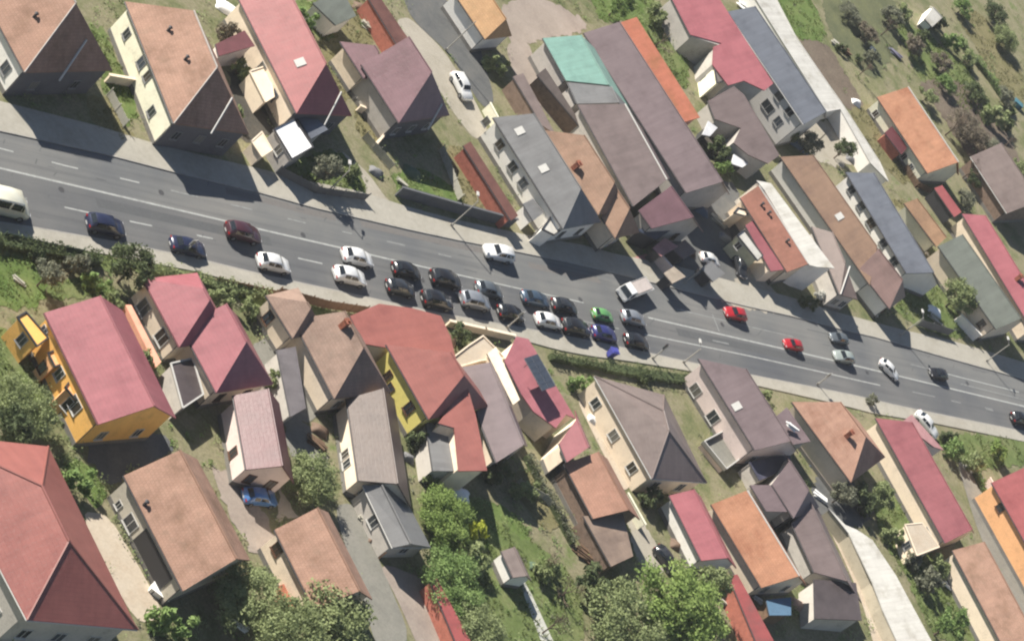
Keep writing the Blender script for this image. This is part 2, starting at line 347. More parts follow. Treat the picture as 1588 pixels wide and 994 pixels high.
def house(label, E1, E2, R1, R2, roof, wall, he=3.3, pitch=None, hip1=False, hip2=False, over=0.38, wins=(), fw=0, fwz=1.7, fws=(1.0, 1.3),
          chim=(), cap=CAPM, name='house', cat='house', group=None, ww=1.05, wh=1.3, flash=None, door=None, hr=None, trim=None, lights=(), dormers=(), vents=(), front=None):
    pitch = pitch or (41 if hip2 else 35)
    hr, run, n, d, e1, e2, r1, r2 = solve_ridge(E1, E2, R1, R2, he, pitch, not hip1, not hip2)
    em = (e1 + e2) / 2
    def onridge(r): s_ = (r - em).dot(d); q_ = em + d * s_ + n * run; return Vector((q_.x, q_.y, hr))
    r1, r2 = onridge(r1), onridge(r2)
    b1 = e1 + n * 2 * run if hip1 else Vector((2 * r1.x - e1.x, 2 * r1.y - e1.y, he))
    b2 = e2 + n * 2 * run if hip2 else Vector((2 * r2.x - e2.x, 2 * r2.y - e2.y, he))
    ctr = (e1 + e2 + b1 + b2) / 4
    root = empty(name, (ctr.x, ctr.y, 0), label, cat, group)
    th = 0.16
    rb = MB()
    rb.slab([e1, e2, r2, r1], th, d); rb.slab([b2, b1, r1, r2], th, d)
    if hip1: rb.slab([b1, e1, r1], th)
    if hip2: rb.slab([e2, b2, r2], th)
    ro = rb.build('roof', roof, root)
    # walls
    ln = (e2 - e1).length; wd = 2 * run; tanp = (hr - he) / run
    def q(a, b_):
        ia, ib = min(0.3, over / ln), min(0.3, over / wd)
        a = ia + a * (1 - 2 * ia); b_ = ib + b_ * (1 - 2 * ib)
        return flat((e1 * (1 - a) + e2 * a) * (1 - b_) + (b1 * (1 - a) + b2 * a) * b_)
    top = he + tanp * over - th - 0.03
    wb = MB(); quad_walls(wb, q, -0.3, top, hr - th - 0.04, (not hip1, not hip2))
    wo = wb.build('wall', wall, root)
    pl = MB()
    for (s_, t_) in (((0, 0), (1, 0)), ((1, 0), (1, 1))):
        a_, c_ = q(*s_), q(*t_); dd = (c_ - a_).normalized(); nn_ = Vector((dd.y, -dd.x, 0))
        if nn_.dot((a_ + c_) / 2 - flat(ctr)) < 0: nn_ = -nn_
        pl.box((a_ + c_) / 2 + nn_ * 0.02 + Z * 0.2, dd * ((c_ - a_).length / 2 + 0.02), nn_ * 0.04, Z * 0.35)
    pl.build('plinth', paint('plinth_grey', (150, 146, 140), var=0.15), root)
    dp = MB(); cpos = q(1, 0); dp.tube(Vector((cpos.x, cpos.y, 0)) - n * .08, Vector((cpos.x, cpos.y, he - .1)) - n * .08, .05, .05, 6); dp.build('downpipe', DARKM, root)
    # gutter and ridge cap
    g = MB(); g.tube(e1 - n * 0.05 - Z * 0.12, e2 - n * 0.05 - Z * 0.12, 0.07, 0.07, 6); g.build('gutter', trim or DARKM, ro)
    if cap is not None:
        cp = MB(); cp.tube(r1 + Z * 0.02, r2 + Z * 0.02, 0.11, 0.11, 6)
        if hip1: cp.tube(r1, e1, 0.1, 0.1, 5)
        if hip2: cp.tube(r2, e2, 0.1, 0.1, 5)
        cp.build('ridge_cap', cap, ro)
    else:
        cp = MB(); cp.tube(r1 + Z * 0.02, r2 + Z * 0.02, 0.09, 0.09, 6); cp.build('ridge_cap', roof, ro)
    # windows given by where they show
    w0 = q(0, 0); wd_ = (q(1, 0) - q(0, 0)).normalized()
    wn_ = Vector((wd_.y, -wd_.x, 0)); wn_ = wn_ if wn_.dot(n) < 0 else -wn_
    for wi in wins:
        pt = wi[0]; w_, h_ = (wi[1], wi[2]) if len(wi) > 2 else (ww, wh)
        c = on_plane(pt, w0, wn_)
        c.z = min(max(c.z, h_ / 2 + 0.5), top - h_ / 2 - 0.12)
        window(root, c, wd_, wn_, w_, h_)
    if door is not None:
        c = on_plane(door[0], w0, wn_); c.z = door[2] / 2 + .05; window(root, c, wd_, wn_, door[1], door[2], 'door', DARKM, glass('dark_opening', (.02, .018, .018), .8))  # wide dark panel painting the shade of an open carport recess
    for vp in vents:
        sn_ = (e2 - e1).cross(r1 - e1).normalized(); sn_ = sn_ if sn_.z > 0 else -sn_
        v_ = on_plane(vp, e1, sn_); vb = MB(); vb.tube(v_ - Z * .2, v_ + Z * .55, .16, .16, 8); vb.tube(v_ + Z * .55, v_ + Z * .68, .26, .12, 8); vb.build('vent', DARKM, ro)
    if fw:
        a_, c_ = q(1, 0), q(1, 1); dd = (c_ - a_); L_ = dd.length; dd = dd.normalized(); nn_ = Vector((dd.y, -dd.x, 0)); nn_ = nn_ if nn_.dot(d) > 0 else -nn_
        if front is not None:
            fb = MB(); fb.box((a_ + c_) / 2 + nn_ * .03 + Z * (top / 2 - .16), dd * (L_ / 2 - .01), nn_ * .035, Z * (top / 2 + .1)); fb.build('street_wall', front, root); a_ = a_ + nn_ * .065  # thin panel added over the front wall, darkened to paint its shade
        for i in range(fw):
            window(root, a_ + dd * L_ * (i + 0.5) / fw + Z * min(fwz, top - fws[1] / 2 - 0.15), dd, nn_, fws[0], fws[1])
    sn = (e2 - e1).cross(r1 - e1).normalized()
    if sn.z < 0: sn = -sn
    rot = math.atan2(d.y, d.x)
    for cpt in chim:
        p = on_plane(cpt, e1, sn); chimney(ro, p, 1.0, 0.3, rot=rot)
    ud = d; vd = sn.cross(ud).normalized()
    for lp in lights:                       # roof lights lying in the slope
        p = on_plane(lp, e1, sn)
        b = MB(); b.box(p + sn * 0.04, ud * 0.5, vd * 0.6, sn * 0.06); k_ = b.build('roof_window', WHITE, ro)
    for dp in dormers:                      # small dormers standing out of the slope
        p = on_plane(dp, e1, sn)
        b = MB(); b.box(p + Z * 0.35, ud * 0.55, n * 0.7, Z * 0.75); k_ = b.build('dormer', wall, ro)
    if flash is not None:                   # pale strip across the hip facing the street
        nrm = (b2 - e2).cross(r2 - e2).normalized()
        if nrm.z < 0: nrm = -nrm
        a_, c_ = on_plane(flash[0], e2, nrm), on_plane(flash[1], e2, nrm)
        b = MB(); b.tube(a_ + nrm * 0.06, c_ + nrm * 0.06, 0.12, 0.12, 5); b.build('lead_strip', WHITE, ro)
    root['hr'] = hr
    return root

def lean(label, E1, E2, R1, R2, roof, wall, he=2.6, pitch=20, poly=None, hr=None, name='outbuilding', cat='outbuilding', wins=(), ww=1.0, wh=1.2, inset=0.3, trim=True, group=None, z0=-0.2):
    """single slope rising from the eave E to the top edge R; poly traces an irregular outline on that slope"""
    h, run, n, d, e1, e2, r1, r2 = solve_ridge(E1, E2, R1, R2, he, pitch, True, True)
    pn = (e2 - e1).cross((r1 + r2) / 2 - e1).normalized(); pn = pn if pn.z > 0 else -pn
    pts = [on_plane(p_, e1, pn) for p_ in (poly or [E1, E2, R2, R1])]
    ctr = sum(pts, Vector()) / len(pts)
    root = empty(name, (ctr.x, ctr.y, 0), label, cat, group)
    rb = MB(); rb.slab(pts, 0.14, d); ro = rb.build('roof', roof, root)
    cc = flat(ctr)
    k = [p_ + (flat(ctr - p_)).normalized() * inset for p_ in pts]
    def hz(p_): return e1.z - ((p_.x - e1.x) * pn.x + (p_.y - e1.y) * pn.y) / pn.z
    k = [Vector((p_.x, p_.y, hz(p_) - 0.17)) for p_ in k]
    wb = MB(); wb.prism(k, z0); wb.build('wall', wall, root)
    w0 = flat(e1) + n * inset; wd_ = d; wn_ = -n
    for wi in wins:
        pt = wi[0]; w_, h_ = (wi[1], wi[2]) if len(wi) > 2 else (ww, wh)
        c = on_plane(pt, w0, wn_); c.z = min(max(c.z, h_ / 2 + 0.3), he - h_ / 2 - 0.1)
        window(root, c, wd_, wn_, w_, h_)
    if trim:
        g = MB(); g.tube(pts[0] - n * 0.05 - Z * 0.1, pts[1] - n * 0.05 - Z * 0.1, 0.06, 0.06, 5); g.build('gutter', DARKM, ro)
    root['hr'] = h
    return root

def hipped(label, corners, ridge, roof, wall, he, hr, name='house', cat='house', over=0.5, wins=(), ww=1.2, wh=1.4, cap=None, group=None, hips=(True, True)):
    """corners bl, br, fr, fl of the eaves and the two ridge ends, as seen"""
    bl, br, fr, fl = [P(c_, he) for c_ in corners]; rb_, rf = P(ridge[0], hr), P(ridge[1], hr)
    ctr = (bl + br + fr + fl) / 4; root = empty(name, (ctr.x, ctr.y, 0), label, cat, group)
    m = MB(); th = 0.18
    d = flat(rf - rb_).normalized()
    m.slab([bl, fl, rf, rb_], th, d); m.slab([fr, br, rb_, rf], th, d)
    if hips[0]: m.slab([br, bl, rb_], th)
    if hips[1]: m.slab([fl, fr, rf], th)
    ro = m.build('roof', roof, root)
    k = [flat(p_) + (flat(ctr - p_)).normalized() * over * 1.4 for p_ in (bl, br, fr, fl)]
    k = [Vector((p_.x, p_.y, he - 0.1)) for p_ in k]
    wb = MB(); wb.prism(k, -0.3); wb.build('wall', wall, root)
    for e_, h_, r_ in ((0, hips[0], (br, bl, rb_)), (1, hips[1], (fl, fr, rf))):
        if not h_:
            g_ = MB(); c_ = flat(ctr)
            t_ = [p_ + flat(c_ - p_).normalized() * over - Z * 0.2 for p_ in r_]
            g_.face(t_); g_.face([p_ + flat(c_ - p_).normalized() * 0.2 for p_ in t_][::-1]); g_.build('gable', wall, root)
    cp = MB(); cp.tube(rb_ + Z * .02, rf + Z * .02, .13, .13, 6)
    if hips[0]: cp.tube(rb_, br, .11, .11, 5); cp.tube(rb_, bl, .11, .11, 5)
    if hips[1]: cp.tube(rf, fl, .11, .11, 5); cp.tube(rf, fr, .11, .11, 5)
    cp.build('ridge_cap', cap or roof, ro)
    g = MB(); g.tube(bl - Z * .12, fl - Z * .12, .08, .08, 6); g.tube(fl - Z * .12, fr - Z * .12, .08, .08, 6); g.build('gutter', WHITE, ro)
    for (p0, p1) in ((k[0], k[3]), (k[3], k[2])):
        dd = flat(p1 - p0); L_ = dd.length; dd = dd.normalized(); nn = Vector((dd.y, -dd.x, 0)); nn = nn if nn.dot(flat(p0 - ctr)) > 0 else -nn
        for i in range(int(L_ / 3.5)):
            window(root, flat(p0) + dd * (L_ * (i + 0.5) / int(L_ / 3.5)) + Z * min(1.7, he - 1), dd, nn, ww, wh)
    return root

def flatroof(label, poly, z, roof, wall, name='outbuilding', cat='outbuilding', wins=(), edge=None, parapet=0.12, group=None, wallpts=(0, 1)):
    pts = [P(p_, z) for p_ in poly]; ctr = sum(pts, Vector()) / len(pts)
    root = empty(name, (ctr.x, ctr.y, 0), label, cat, group)
    k = [p_ + flat(ctr - p_).normalized() * 0.18 - Z * 0.16 for p_ in pts]
    wb = MB(); wb.prism(k, -0.2); wb.build('wall', wall, root)
    rb = MB(); rb.slab(pts, 0.16, flat(pts[1] - pts[0])); ro = rb.build('roof', roof, root)
    if parapet:
        e = MB()
        for i in range(len(pts)):
            a_, c_ = pts[i], pts[(i + 1) % len(pts)]; dd = (c_ - a_); L_ = dd.length
            if L_ < 0.3: continue
            dd.normalize(); nn = Vector((dd.y, -dd.x, 0))
            e.box((a_ + c_) / 2 + Z * (parapet / 2 + 0.003 * (i % 3)), dd * (L_ / 2 + 0.05), nn * 0.08, Z * (parapet / 2 + 0.02))
        e.build('roof_edge', edge or DARKM, ro)
    a_, c_ = k[wallpts[0]], k[wallpts[1]]; dd = flat(c_ - a_).normalized(); nn = Vector((dd.y, -dd.x, 0)); nn = nn if nn.dot(flat(a_ - ctr)) > 0 else -nn
    for wi in wins:
        pt = wi[0]; w_, h_ = (wi[1], wi[2]) if len(wi) > 2 else (1.0, 1.2)
        c = on_plane(pt, flat(a_), nn); c.z = min(max(c.z, h_ / 2 + 0.3), z - h_ / 2 - 0.3); window(root, c, dd, nn, w_, h_)
    return root

# roofing and wall colours
TAN = roofmat('tan_tiles', (205, 164, 142), 'tile', (178, 140, 116))
TAN2 = roofmat('pale_brown_tiles', (186, 158, 142), 'tile', (166, 140, 126))
TERR = roofmat('terracotta_tiles', (188, 132, 114), 'tile', (168, 118, 100))
ORNG = roofmat('orange_tiles', (224, 164, 130), 'tile', (204, 138, 106))
RED = roofmat('red_sheet_roof', (214, 122, 122), 'pan', (204, 112, 112), 0.08, alb=.40)
PINK = roofmat('rose_sheet_roof', (214, 130, 138), 'pan', (204, 118, 128), 0.08, alb=.43)
ROSE = roofmat('dusty_red_roof', (190, 116, 122), 'pan', (176, 102, 110), 0.08, alb=.47)
BRKR = roofmat('brick_red_sheet_roof', (196, 122, 112), 'pan', (186, 112, 104), 0.06, alb=.46)
PURP = roofmat('purple_brown_roof', (160, 122, 128), 'pan', (148, 112, 116), 0.08)
BRWN = roofmat('brown_sheet_roof', (142, 126, 124), 'seam', (130, 114, 112), 0.08)
BRW2 = roofmat('grey_brown_roof', (156, 140, 134), 'pan', (142, 126, 120), 0.08)
LILC = roofmat('lilac_brown_roof', (150, 132, 134), 'seam', (138, 120, 122), 0.07)
GREY = roofmat('grey_roof', (150, 150, 150), 'seam', (138, 138, 138), 0.07)
SLAT = roofmat('slate_blue_roof', (128, 134, 146), 'seam', (112, 118, 130), 0.08)
GREN = roofmat('grey_green_roof', (140, 146, 136), 'seam', (126, 132, 122), 0.07)
MINT = roofmat('mint_sheet_roof', (160, 206, 192), 'seam', (146, 190, 178), 0.06)
WHTR = roofmat('white_sheet_roof', (248, 245, 236), 'seam', (212, 205, 188), 0.05, alb=0.52)
WHT2 = roofmat('new_white_sheet_roof', (252, 252, 252), 'seam', (240, 240, 240), 0.03, alb=0.85)
MARN = roofmat('maroon_roof', (128, 72, 76), 'pan', (112, 60, 64))
DKBR = roofmat('dark_brown_roof', (108, 98, 98), 'seam', (94, 84, 84))
W_WHITE = paint('white_render', (240, 236, 228), alb=0.82, var=0.07)
W_CREAM = paint('cream_render', (238, 220, 196), alb=0.82, var=0.09)
W_PALE = paint('pale_yellow_render', (234, 230, 206), alb=0.82, var=0.1)
W_PINK = paint('pale_pink_render', (226, 208, 200), alb=0.82, var=0.08)
W_YEL = paint('lemon_render', (236, 222, 130), alb=0.82, var=0.07)
W_ORG = paint('orange_render', (240, 186, 104), alb=0.82, var=0.1)
W_ORG2 = paint('apricot_render', (236, 180, 130), alb=0.82, var=0.1)
W_GREY = paint('grey_render', (186, 180, 172), alb=0.82, var=0.12)
W_SALM = paint('salmon_render', (228, 164, 138), alb=0.82, var=0.1)
W_WOOD = paint('plank_wall', (130, 110, 96), alb=0.82, var=0.2, scale=1.5)
W_BRK = paint('brick_wall', (170, 104, 88), alb=0.82, var=0.2, scale=1.5)
FRONT = paint('sooty_street_render', (118, 118, 124), alb=.5, var=.12)  # shade of the street fronts put into a dark grey colour
# ------------------------------------------------------------------ ground, street, pavements
GROUND = soil('yard_ground', [(112, 124, 82), (144, 146, 106), (172, 164, 134), (130, 146, 90)], 0.16)
gm = MB(); gm.face([(-1500, -1500, -0.02), (1500, -1500, -0.02), (1500, 2500, -0.02), (-1500, 2500, -0.02)]); g_ = gm.build('ground', GROUND); tag(g_, kind='structure')
def interp(pts, x):
    for (x0, y0), (x1, y1) in zip(pts, pts[1:]):
        if x <= x1 or (x1, y1) == pts[-1]: return y0 + (y1 - y0) * (x - x0) / (x1 - x0)
TOPE = [(-500, 84), (0, 203), (159, 238), (270, 267), (400, 298), (487, 322), (630, 355), (704, 371), (806, 391), (864, 403), (943, 421), (1045, 446), (1146, 472), (1228, 490), (1295, 508), (1358, 523), (1459, 552), (1546, 576), (1700, 619), (2000, 704)]
BOTE = [(-500, 235), (0, 345), (60, 354), (198, 379), (300, 400), (411, 427), (522, 451), (600, 468), (682, 486), (785, 504), (865, 519), (930, 532), (1003, 547), (1080, 564), (1168, 582), (1316, 611), (1350, 619), (1406, 632), (1588, 669), (1700, 692), (2000, 760)]
NW = [(-500, 44), (0, 158), (150, 196), (240, 224), (330, 246), (400, 262), (470, 280), (560, 298), (620, 318), (704, 341), (820, 366), (900, 380), (960, 396), (1045, 412), (1146, 440), (1228, 462), (1295, 484), (1400, 512), (1480, 530), (1600, 566), (2000, 676)]
SW = [(-500, 252), (0, 362), (60, 377), (180, 398), (300, 421), (406, 448), (500, 472), (600, 486), (685, 500), (785, 521), (864, 543), (917, 553), (966, 559), (1077, 577), (1168, 597), (1295, 626), (1353, 641), (1450, 657), (1588, 685), (1700, 708), (2000, 776)]
CEN = [(-500, 141), (0, 261), (350, 343), (400, 355), (522, 383), (612, 404), (820, 451), (917, 472), (1029, 498), (1280, 556), (1398, 584), (1588, 630), (2000, 735)]
LS = [(-500, 188), (29, 305), (119, 326), (219, 347), (315, 367), (482, 405), (711, 455), (817, 479), (909, 499), (1008, 520), (1167, 553), (1257, 573), (1358, 596), (1432, 611), (2000, 745)]
LN = [(-500, 112), (11, 233), (100, 257), (201, 280), (288, 301), (378, 322), (461, 343), (538, 361), (617, 378), (688, 396), (806, 422), (943, 452), (1064, 483), (1177, 510), (1300, 538), (1425, 568), (1485, 584), (1573, 606), (2000, 722)]
def asphalt(key='worn_asphalt', tone=1.0, blue=1.0):
    mt, n, l, b = base(key, .85, 0, .2)
    a0, a1 = P((600, interp(CEN, 600))), P((1000, interp(CEN, 1000))); ang = math.atan2((a1 - a0).y, (a1 - a0).x)
    tc = n.new('ShaderNodeTexCoord')
    mp = n.new('ShaderNodeMapping'); mp.vector_type = 'TEXTURE'; mp.inputs['Rotation'].default_value = (0, 0, ang); mp.inputs['Scale'].default_value = (26, .85, 1); l.new(tc.outputs['Object'], mp.inputs['Vector'])
    t1 = n.new('ShaderNodeTexNoise'); t1.inputs['Scale'].default_value = 1; t1.inputs['Detail'].default_value = 5; t1.inputs['Roughness'].default_value = .6; l.new(mp.outputs[0], t1.inputs['Vector'])
    t2 = n.new('ShaderNodeTexNoise'); t2.inputs['Scale'].default_value = .09; t2.inputs['Detail'].default_value = 8; l.new(tc.outputs['Object'], t2.inputs['Vector'])
    t3 = n.new('ShaderNodeTexNoise'); t3.inputs['Scale'].default_value = 5; t3.inputs['Detail'].default_value = 4; l.new(tc.outputs['Object'], t3.inputs['Vector'])
    k = lambda c: tuple(v * tone * w_ for v, w_ in zip(mul(lin(c), ALB), (1, 1, blue)))
    r1 = ramp(n, [(.3, k((124, 127, 128))), (.5, k((142, 143, 139))), (.7, k((154, 153, 147)))]); l.new(t2.outputs['Fac'], r1.inputs['Fac'])
    r2 = ramp(n, [(.3, (.8, .8, .82)), (.5, (1, 1, 1)), (.7, (1.1, 1.09, 1.07))]); l.new(t1.outputs['Fac'], r2.inputs['Fac'])
    r3 = ramp(n, [(.3, (.95,) * 3), (.7, (1.05,) * 3)]); l.new(t3.outputs['Fac'], r3.inputs['Fac'])
    m1 = n.new('ShaderNodeMix'); m1.data_type = 'RGBA'; m1.blend_type = 'MULTIPLY'; m1.inputs['Factor'].default_value = 1; l.new(r1.outputs[0], m1.inputs['A']); l.new(r2.outputs[0], m1.inputs['B'])
    m2 = n.new('ShaderNodeMix'); m2.data_type = 'RGBA'; m2.blend_type = 'MULTIPLY'; m2.inputs['Factor'].default_value = 1; l.new(m1.outputs['Result'], m2.inputs['A']); l.new(r3.outputs[0], m2.inputs['B'])
    l.new(m2.outputs['Result'], b.inputs['Base Color']); return mt
ASPH = asphalt(tone=.97, blue=1.05)
PAVE = soil('pavement_concrete', [(192, 186, 172), (206, 201, 188), (214, 208, 195)], 0.2, fine=2.0, grain=.3)
KERB = paint('kerb_stone', (196, 192, 184), var=0.12)
XS = [x for x in range(-500, 2001, 25)]
def strip(name, a, b, za, zb, mat, parent=None, xs=XS):
    m = MB()
    for x0, x1 in zip(xs, xs[1:]):
        m.face([P((x0, interp(b, x0)), 0) + Z * zb, P((x1, interp(b, x1)), 0) + Z * zb, P((x1, interp(a, x1)), 0) + Z * za, P((x0, interp(a, x0)), 0) + Z * za])
    o = m.build(name, mat, parent); return o
road = tag(strip('road', TOPE, BOTE, 0.0, 0.0, ASPH), kind='structure')
_lo = [(x, interp(CEN, x) + .8) for x in XS]
strip('resurfaced_lanes', _lo, [(x, interp(BOTE, x) - .3) for x in XS], 0.0025, 0.0025, asphalt('newer_asphalt', .80, 1.08), road)
def thick(name, a, b, z, mat):
    """pavement: a raised sheet with vertical edges"""
    m = MB()
    for x0, x1 in zip(XS, XS[1:]):
        pa0, pa1, pb0, pb1 = [P((x, interp(c_, x)), 0) for x, c_ in ((x0, a), (x1, a), (x0, b), (x1, b))]
        m.face([pb0 + Z * z, pb1 + Z * z, pa1 + Z * z, pa0 + Z * z])
        m.face([pa0 - Z * .2, pa0 + Z * z, pa1 + Z * z, pa1 - Z * .2]); m.face([pb0 - Z * .2, pb1 - Z * .2, pb1 + Z * z, pb0 + Z * z])
    return tag(m.build(name, mat), kind='structure')
pn = thick('pavement', NW, TOPE, 0.10, PAVE); ps = thick('pavement', BOTE, SW, 0.10, PAVE)
def kerb(edge, parent, side):
    for x0 in range(-60, 1660, 12):
        a, b = P((x0, interp(edge, x0)), 0), P((x0 + 11.7, interp(edge, x0 + 11.7)), 0)
        d = (b - a); L_ = d.length; d.normalize(); n = Vector((d.y, -d.x, 0)) * side
        m = MB(); m.box((a + b) / 2 + n * 0.06 + Z * 0.02, d * (L_ / 2), n * 0.08, Z * (0.088 + 0.003 * (x0 % 3))); m.build('kerbstone', KERB, parent)
kerb(TOPE, pn, 1 if True else -1); kerb(BOTE, ps, 1)
PAINTW = paint('road_paint', (198, 200, 196), var=0.16, scale=1.2, rough=0.6)
PAINTF = paint('worn_road_paint', (164, 166, 164), var=0.2, scale=1.5, rough=0.7)
def line(c, x0, x1, w, mat, name='lane_line', z=0.006, parent=road):
    m = MB(); xs = [x0 + (x1 - x0) * i / max(1, int((x1 - x0) / 20)) for i in range(max(1, int((x1 - x0) / 20)) + 1)]
    ps_ = [P((x, interp(c, x)), 0) for x in xs]
    for a, b in zip(ps_, ps_[1:]):
        d = (b - a).normalized(); n = Vector((-d.y, d.x, 0)) * (w / 2)
        m.face([a - n + Z * z, b - n + Z * z, b + n + Z * z, a + n + Z * z])
    return m.build(name, mat, parent)
line(CEN, -500, 700, 0.26, PAINTW, 'centre_line'); line(CEN, 700, 905, 0.2, PAINTW, 'centre_line'); line(CEN, 1005, 2000, 0.28, PAINTW, 'centre_line')
for a, b in ((-30, 42), (100, 139), (201, 236), (305, 330), (462, 500), (706, 722)): line(LS, a, b, 0.2, PAINTW if a > 60 else PAINTF, 'lane_dash')
line(LS, 905, 960, 0.18, PAINTF); line(LS, 1000, 1365, 0.2, PAINTW); line(LS, 1415, 1450, .16, PAINTF, 'lane_dash'); line(LS, 1475, 1490, .16, PAINTF, 'lane_dash')
for a, b in ((-20, 21), (80, 121), (186, 216), (265, 307), (358, 392), (446, 474), (530, 546), (600, 628), (680, 700)): line(LN, a, b, 0.2, PAINTW if a < 220 else PAINTF, 'lane_dash')
line(LN, 1050, 1230, 0.16, PAINTF); line(LN, 1412, 1442, 0.18, PAINTF, 'lane_dash'); line(LN, 1470, 1580, 0.2, PAINTW)
T2 = [(x, y + 10) for x, y in LN]; line(T2, 1490, 1588, 0.16, PAINTF)
T3 = [(x, (interp(CEN, x) + interp(LS, x)) / 2) for x, y in LS]; line(T3, 1105, 1130, 0.2, PAINTF, 'lane_dash')
# cross strokes of a worn stop line before the side street
def stroke(a, b, w, mat=PAINTF, name='stop_line'):
    p, q_ = P(a), P(b); d = (q_ - p).normalized(); n = Vector((-d.y, d.x, 0)) * (w / 2)
    m = MB(); m.face([p - n + Z * .007, q_ - n + Z * .007, q_ + n + Z * .007, p + n + Z * .007]); return m.build(name, mat, road)
stroke(('n', 925, 330), ('n', 965, 430), 0.22); stroke(('n', 740, 300), ('n', 800, 325), 0.2, name='lane_dash')
for i in range(5): stroke(('o', 1360 + i * 9, 640 + i * 2 + 8), ('o', 1372 + i * 9, 672 + i * 2 - 8), 0.25, PAINTF, 'road_arrow')
# dark repair strips and oil tracks along the lanes
REPR = soil('asphalt_repair', [(112, 114, 117), (120, 122, 123)], 0.4, fine=3, grain=.4)
for a, b, c in ((350, 520, 0.32), (560, 800, 0.3), (820, 930, 0.55)):
    E = [(x, interp(TOPE, x) * (1 - c) + interp(LN, x) * c) for x in range(-500, 2001, 25)]
    line(E, a, b, 0.9, soil('asphalt_pinkish', [(146, 141, 138), (140, 138, 135)], .3, grain=.4), 'repair_strip', 0.003)
for a, b, c in ((150, 420, 0.5), (1050, 1300, 0.45)):
    E = [(x, interp(CEN, x) * (1 - c) + interp(LS, x) * c) for x in range(-500, 2001, 25)]
    line(E, a, b, 1.2, REPR, 'repair_strip', 0.0045)

from mathutils import noise
GPOLY = []
_z = [0.0]
def patch(name, pts, mat, z=None, smooth=2):
    """a piece of ground with its own surface"""
    _z[0] += 0.0007
    zz = 0.002 + _z[0] if z is None else z
    q_ = [P(p_, 0) for p_ in pts]
    for _ in range(smooth):               # round off the traced corners
        q_ = [v for a, b in zip(q_, q_[1:] + q_[:1]) for v in (a * .82 + b * .18, a * .18 + b * .82)]
    if name in ('lawn', 'field', 'garden', 'meadow', 'verge', 'yard'):   # uneven natural edge
        out = []
        for a, b in zip(q_, q_[1:] + q_[:1]):
            k = max(1, int((b - a).length / .35))
            out += [a.lerp(b, i / k) for i in range(k)]
        q_ = [v + Vector((noise.noise(v * 1.1), noise.noise(v * 1.1 + Vector((9, 3, 5))), 0)) * .75 + Vector((noise.noise(v * 3.7), noise.noise(v * 3.7 + Vector((9, 3, 5))), 0)) * .3 for v in out]
    GPOLY.append((name, mat.name, q_))
    m = MB(); m.face([v + Z * zz for v in q_]); o = m.build(name, mat); 
    if o.data.polygons[0].normal.z < 0: o.data.flip_normals()
    return tag(o, kind='structure')
GRAS = soil('lawn_grass', [(100, 128, 62), (124, 146, 82), (148, 160, 100)], 0.3)
GRA2 = soil('rough_grass', [(106, 126, 70), (130, 146, 90), (154, 158, 110)], 0.25)
OLIV = soil('dry_grass', [(132, 128, 88), (152, 146, 106), (166, 156, 120)], 0.3)
DIRT = soil('bare_soil', [(122, 110, 98), (140, 126, 112), (150, 138, 122)], 0.25)
DKSO = soil('dark_soil', [(84, 82, 78), (104, 100, 92), (120, 112, 100)], 0.3)
BEIG = soil('beige_concrete', [(190, 182, 164), (206, 198, 182), (216, 208, 192)], 0.25, grain=.45)
CREM = soil('cream_paving', [(226, 206, 182), (236, 220, 198), (240, 226, 206)], 0.25, grain=.45)
ROSC = soil('pinkish_concrete', [(178, 164, 154), (192, 178, 166), (202, 188, 176)], 0.25, grain=.45)
GRYC = soil('grey_concrete', [(150, 148, 140), (166, 164, 154), (178, 174, 164)], 0.25, grain=.45)
ASP2 = soil('alley_asphalt', [(110, 112, 114), (126, 127, 126), (140, 138, 134)], 0.3, grain=.45)
WHTC = soil('white_concrete', [(226, 226, 214), (240, 240, 230)], 0.25, grain=.45)
# north of the street
patch('lawn', L('a', 500, 170, 600, 140, 740, 470, 810, 660, 760, 760, 690, 690, 600, 500), GRA2)
patch('lawn', L('a', 620, 500, 780, 510, 800, 640, 770, 700, 690, 650), GRAS)
patch('yard', L('a', 490, 560, 620, 560, 740, 760, 860, 860, 740, 830, 570, 770), OLIV)
patch('yard', L('b', 200, 400, 340, 340, 480, 600, 520, 760, 300, 860, 230, 620), DKSO)
patch('yard', L('b', 600, 0, 1000, 0, 1150, 100, 1000, 330, 960, 560, 860, 600, 760, 380), OLIV)
patch('lawn', L('b', 580, 0, 760, 0, 850, 200, 760, 260, 640, 100), GRA2)
patch('yard', L('b', 960, 560, 1150, 620, 1170, 740, 1040, 860, 940, 760), OLIV)
patch('garden', L('g', 320, 130, 500, 130, 660, 330, 600, 410, 330, 380, 100, 240), GRA2)
patch('driveway', L('g', 480, 120, 640, 250, 760, 420, 900, 540, 820, 590, 620, 470, 640, 330, 540, 200), BEIG)
patch('lawn', L('g', 780, 240, 1000, 240, 1280, 440, 1430, 560, 1100, 460, 830, 400), GRAS)
patch('yard', L('g', 1080, 130, 1200, 80, 1420, 520, 1240, 500, 1120, 280), OLIV)
patch('alley', L('c', 50, 120, 130, 100, 330, 290, 500, 560, 600, 760, 520, 830, 380, 650, 240, 420, 120, 230), BEIG)
patch('alley', L('c', 80, -60, 300, -60, 520, 200, 640, 600, 560, 640, 380, 330, 140, 110), ASP2)
patch('yard', L('c', 660, 40, 860, -40, 1180, 130, 1150, 200, 900, 230, 760, 300, 690, 160), ROSC)
patch('path', L('c', 690, 260, 830, 230, 900, 500, 1130, 790, 1080, 830, 900, 620, 750, 450), ROSC)
patch('garden', L('c', 1180, -40, 1588, -40, 1588, 330, 1440, 120, 1250, 140), GRAS)
patch('garden', L('d', 330, 60, 540, 40, 660, 240, 620, 560, 520, 420), GRA2)
patch('yard', L('i', 300, 100, 500, 60, 560, 300, 470, 330, 380, 250), DKSO)
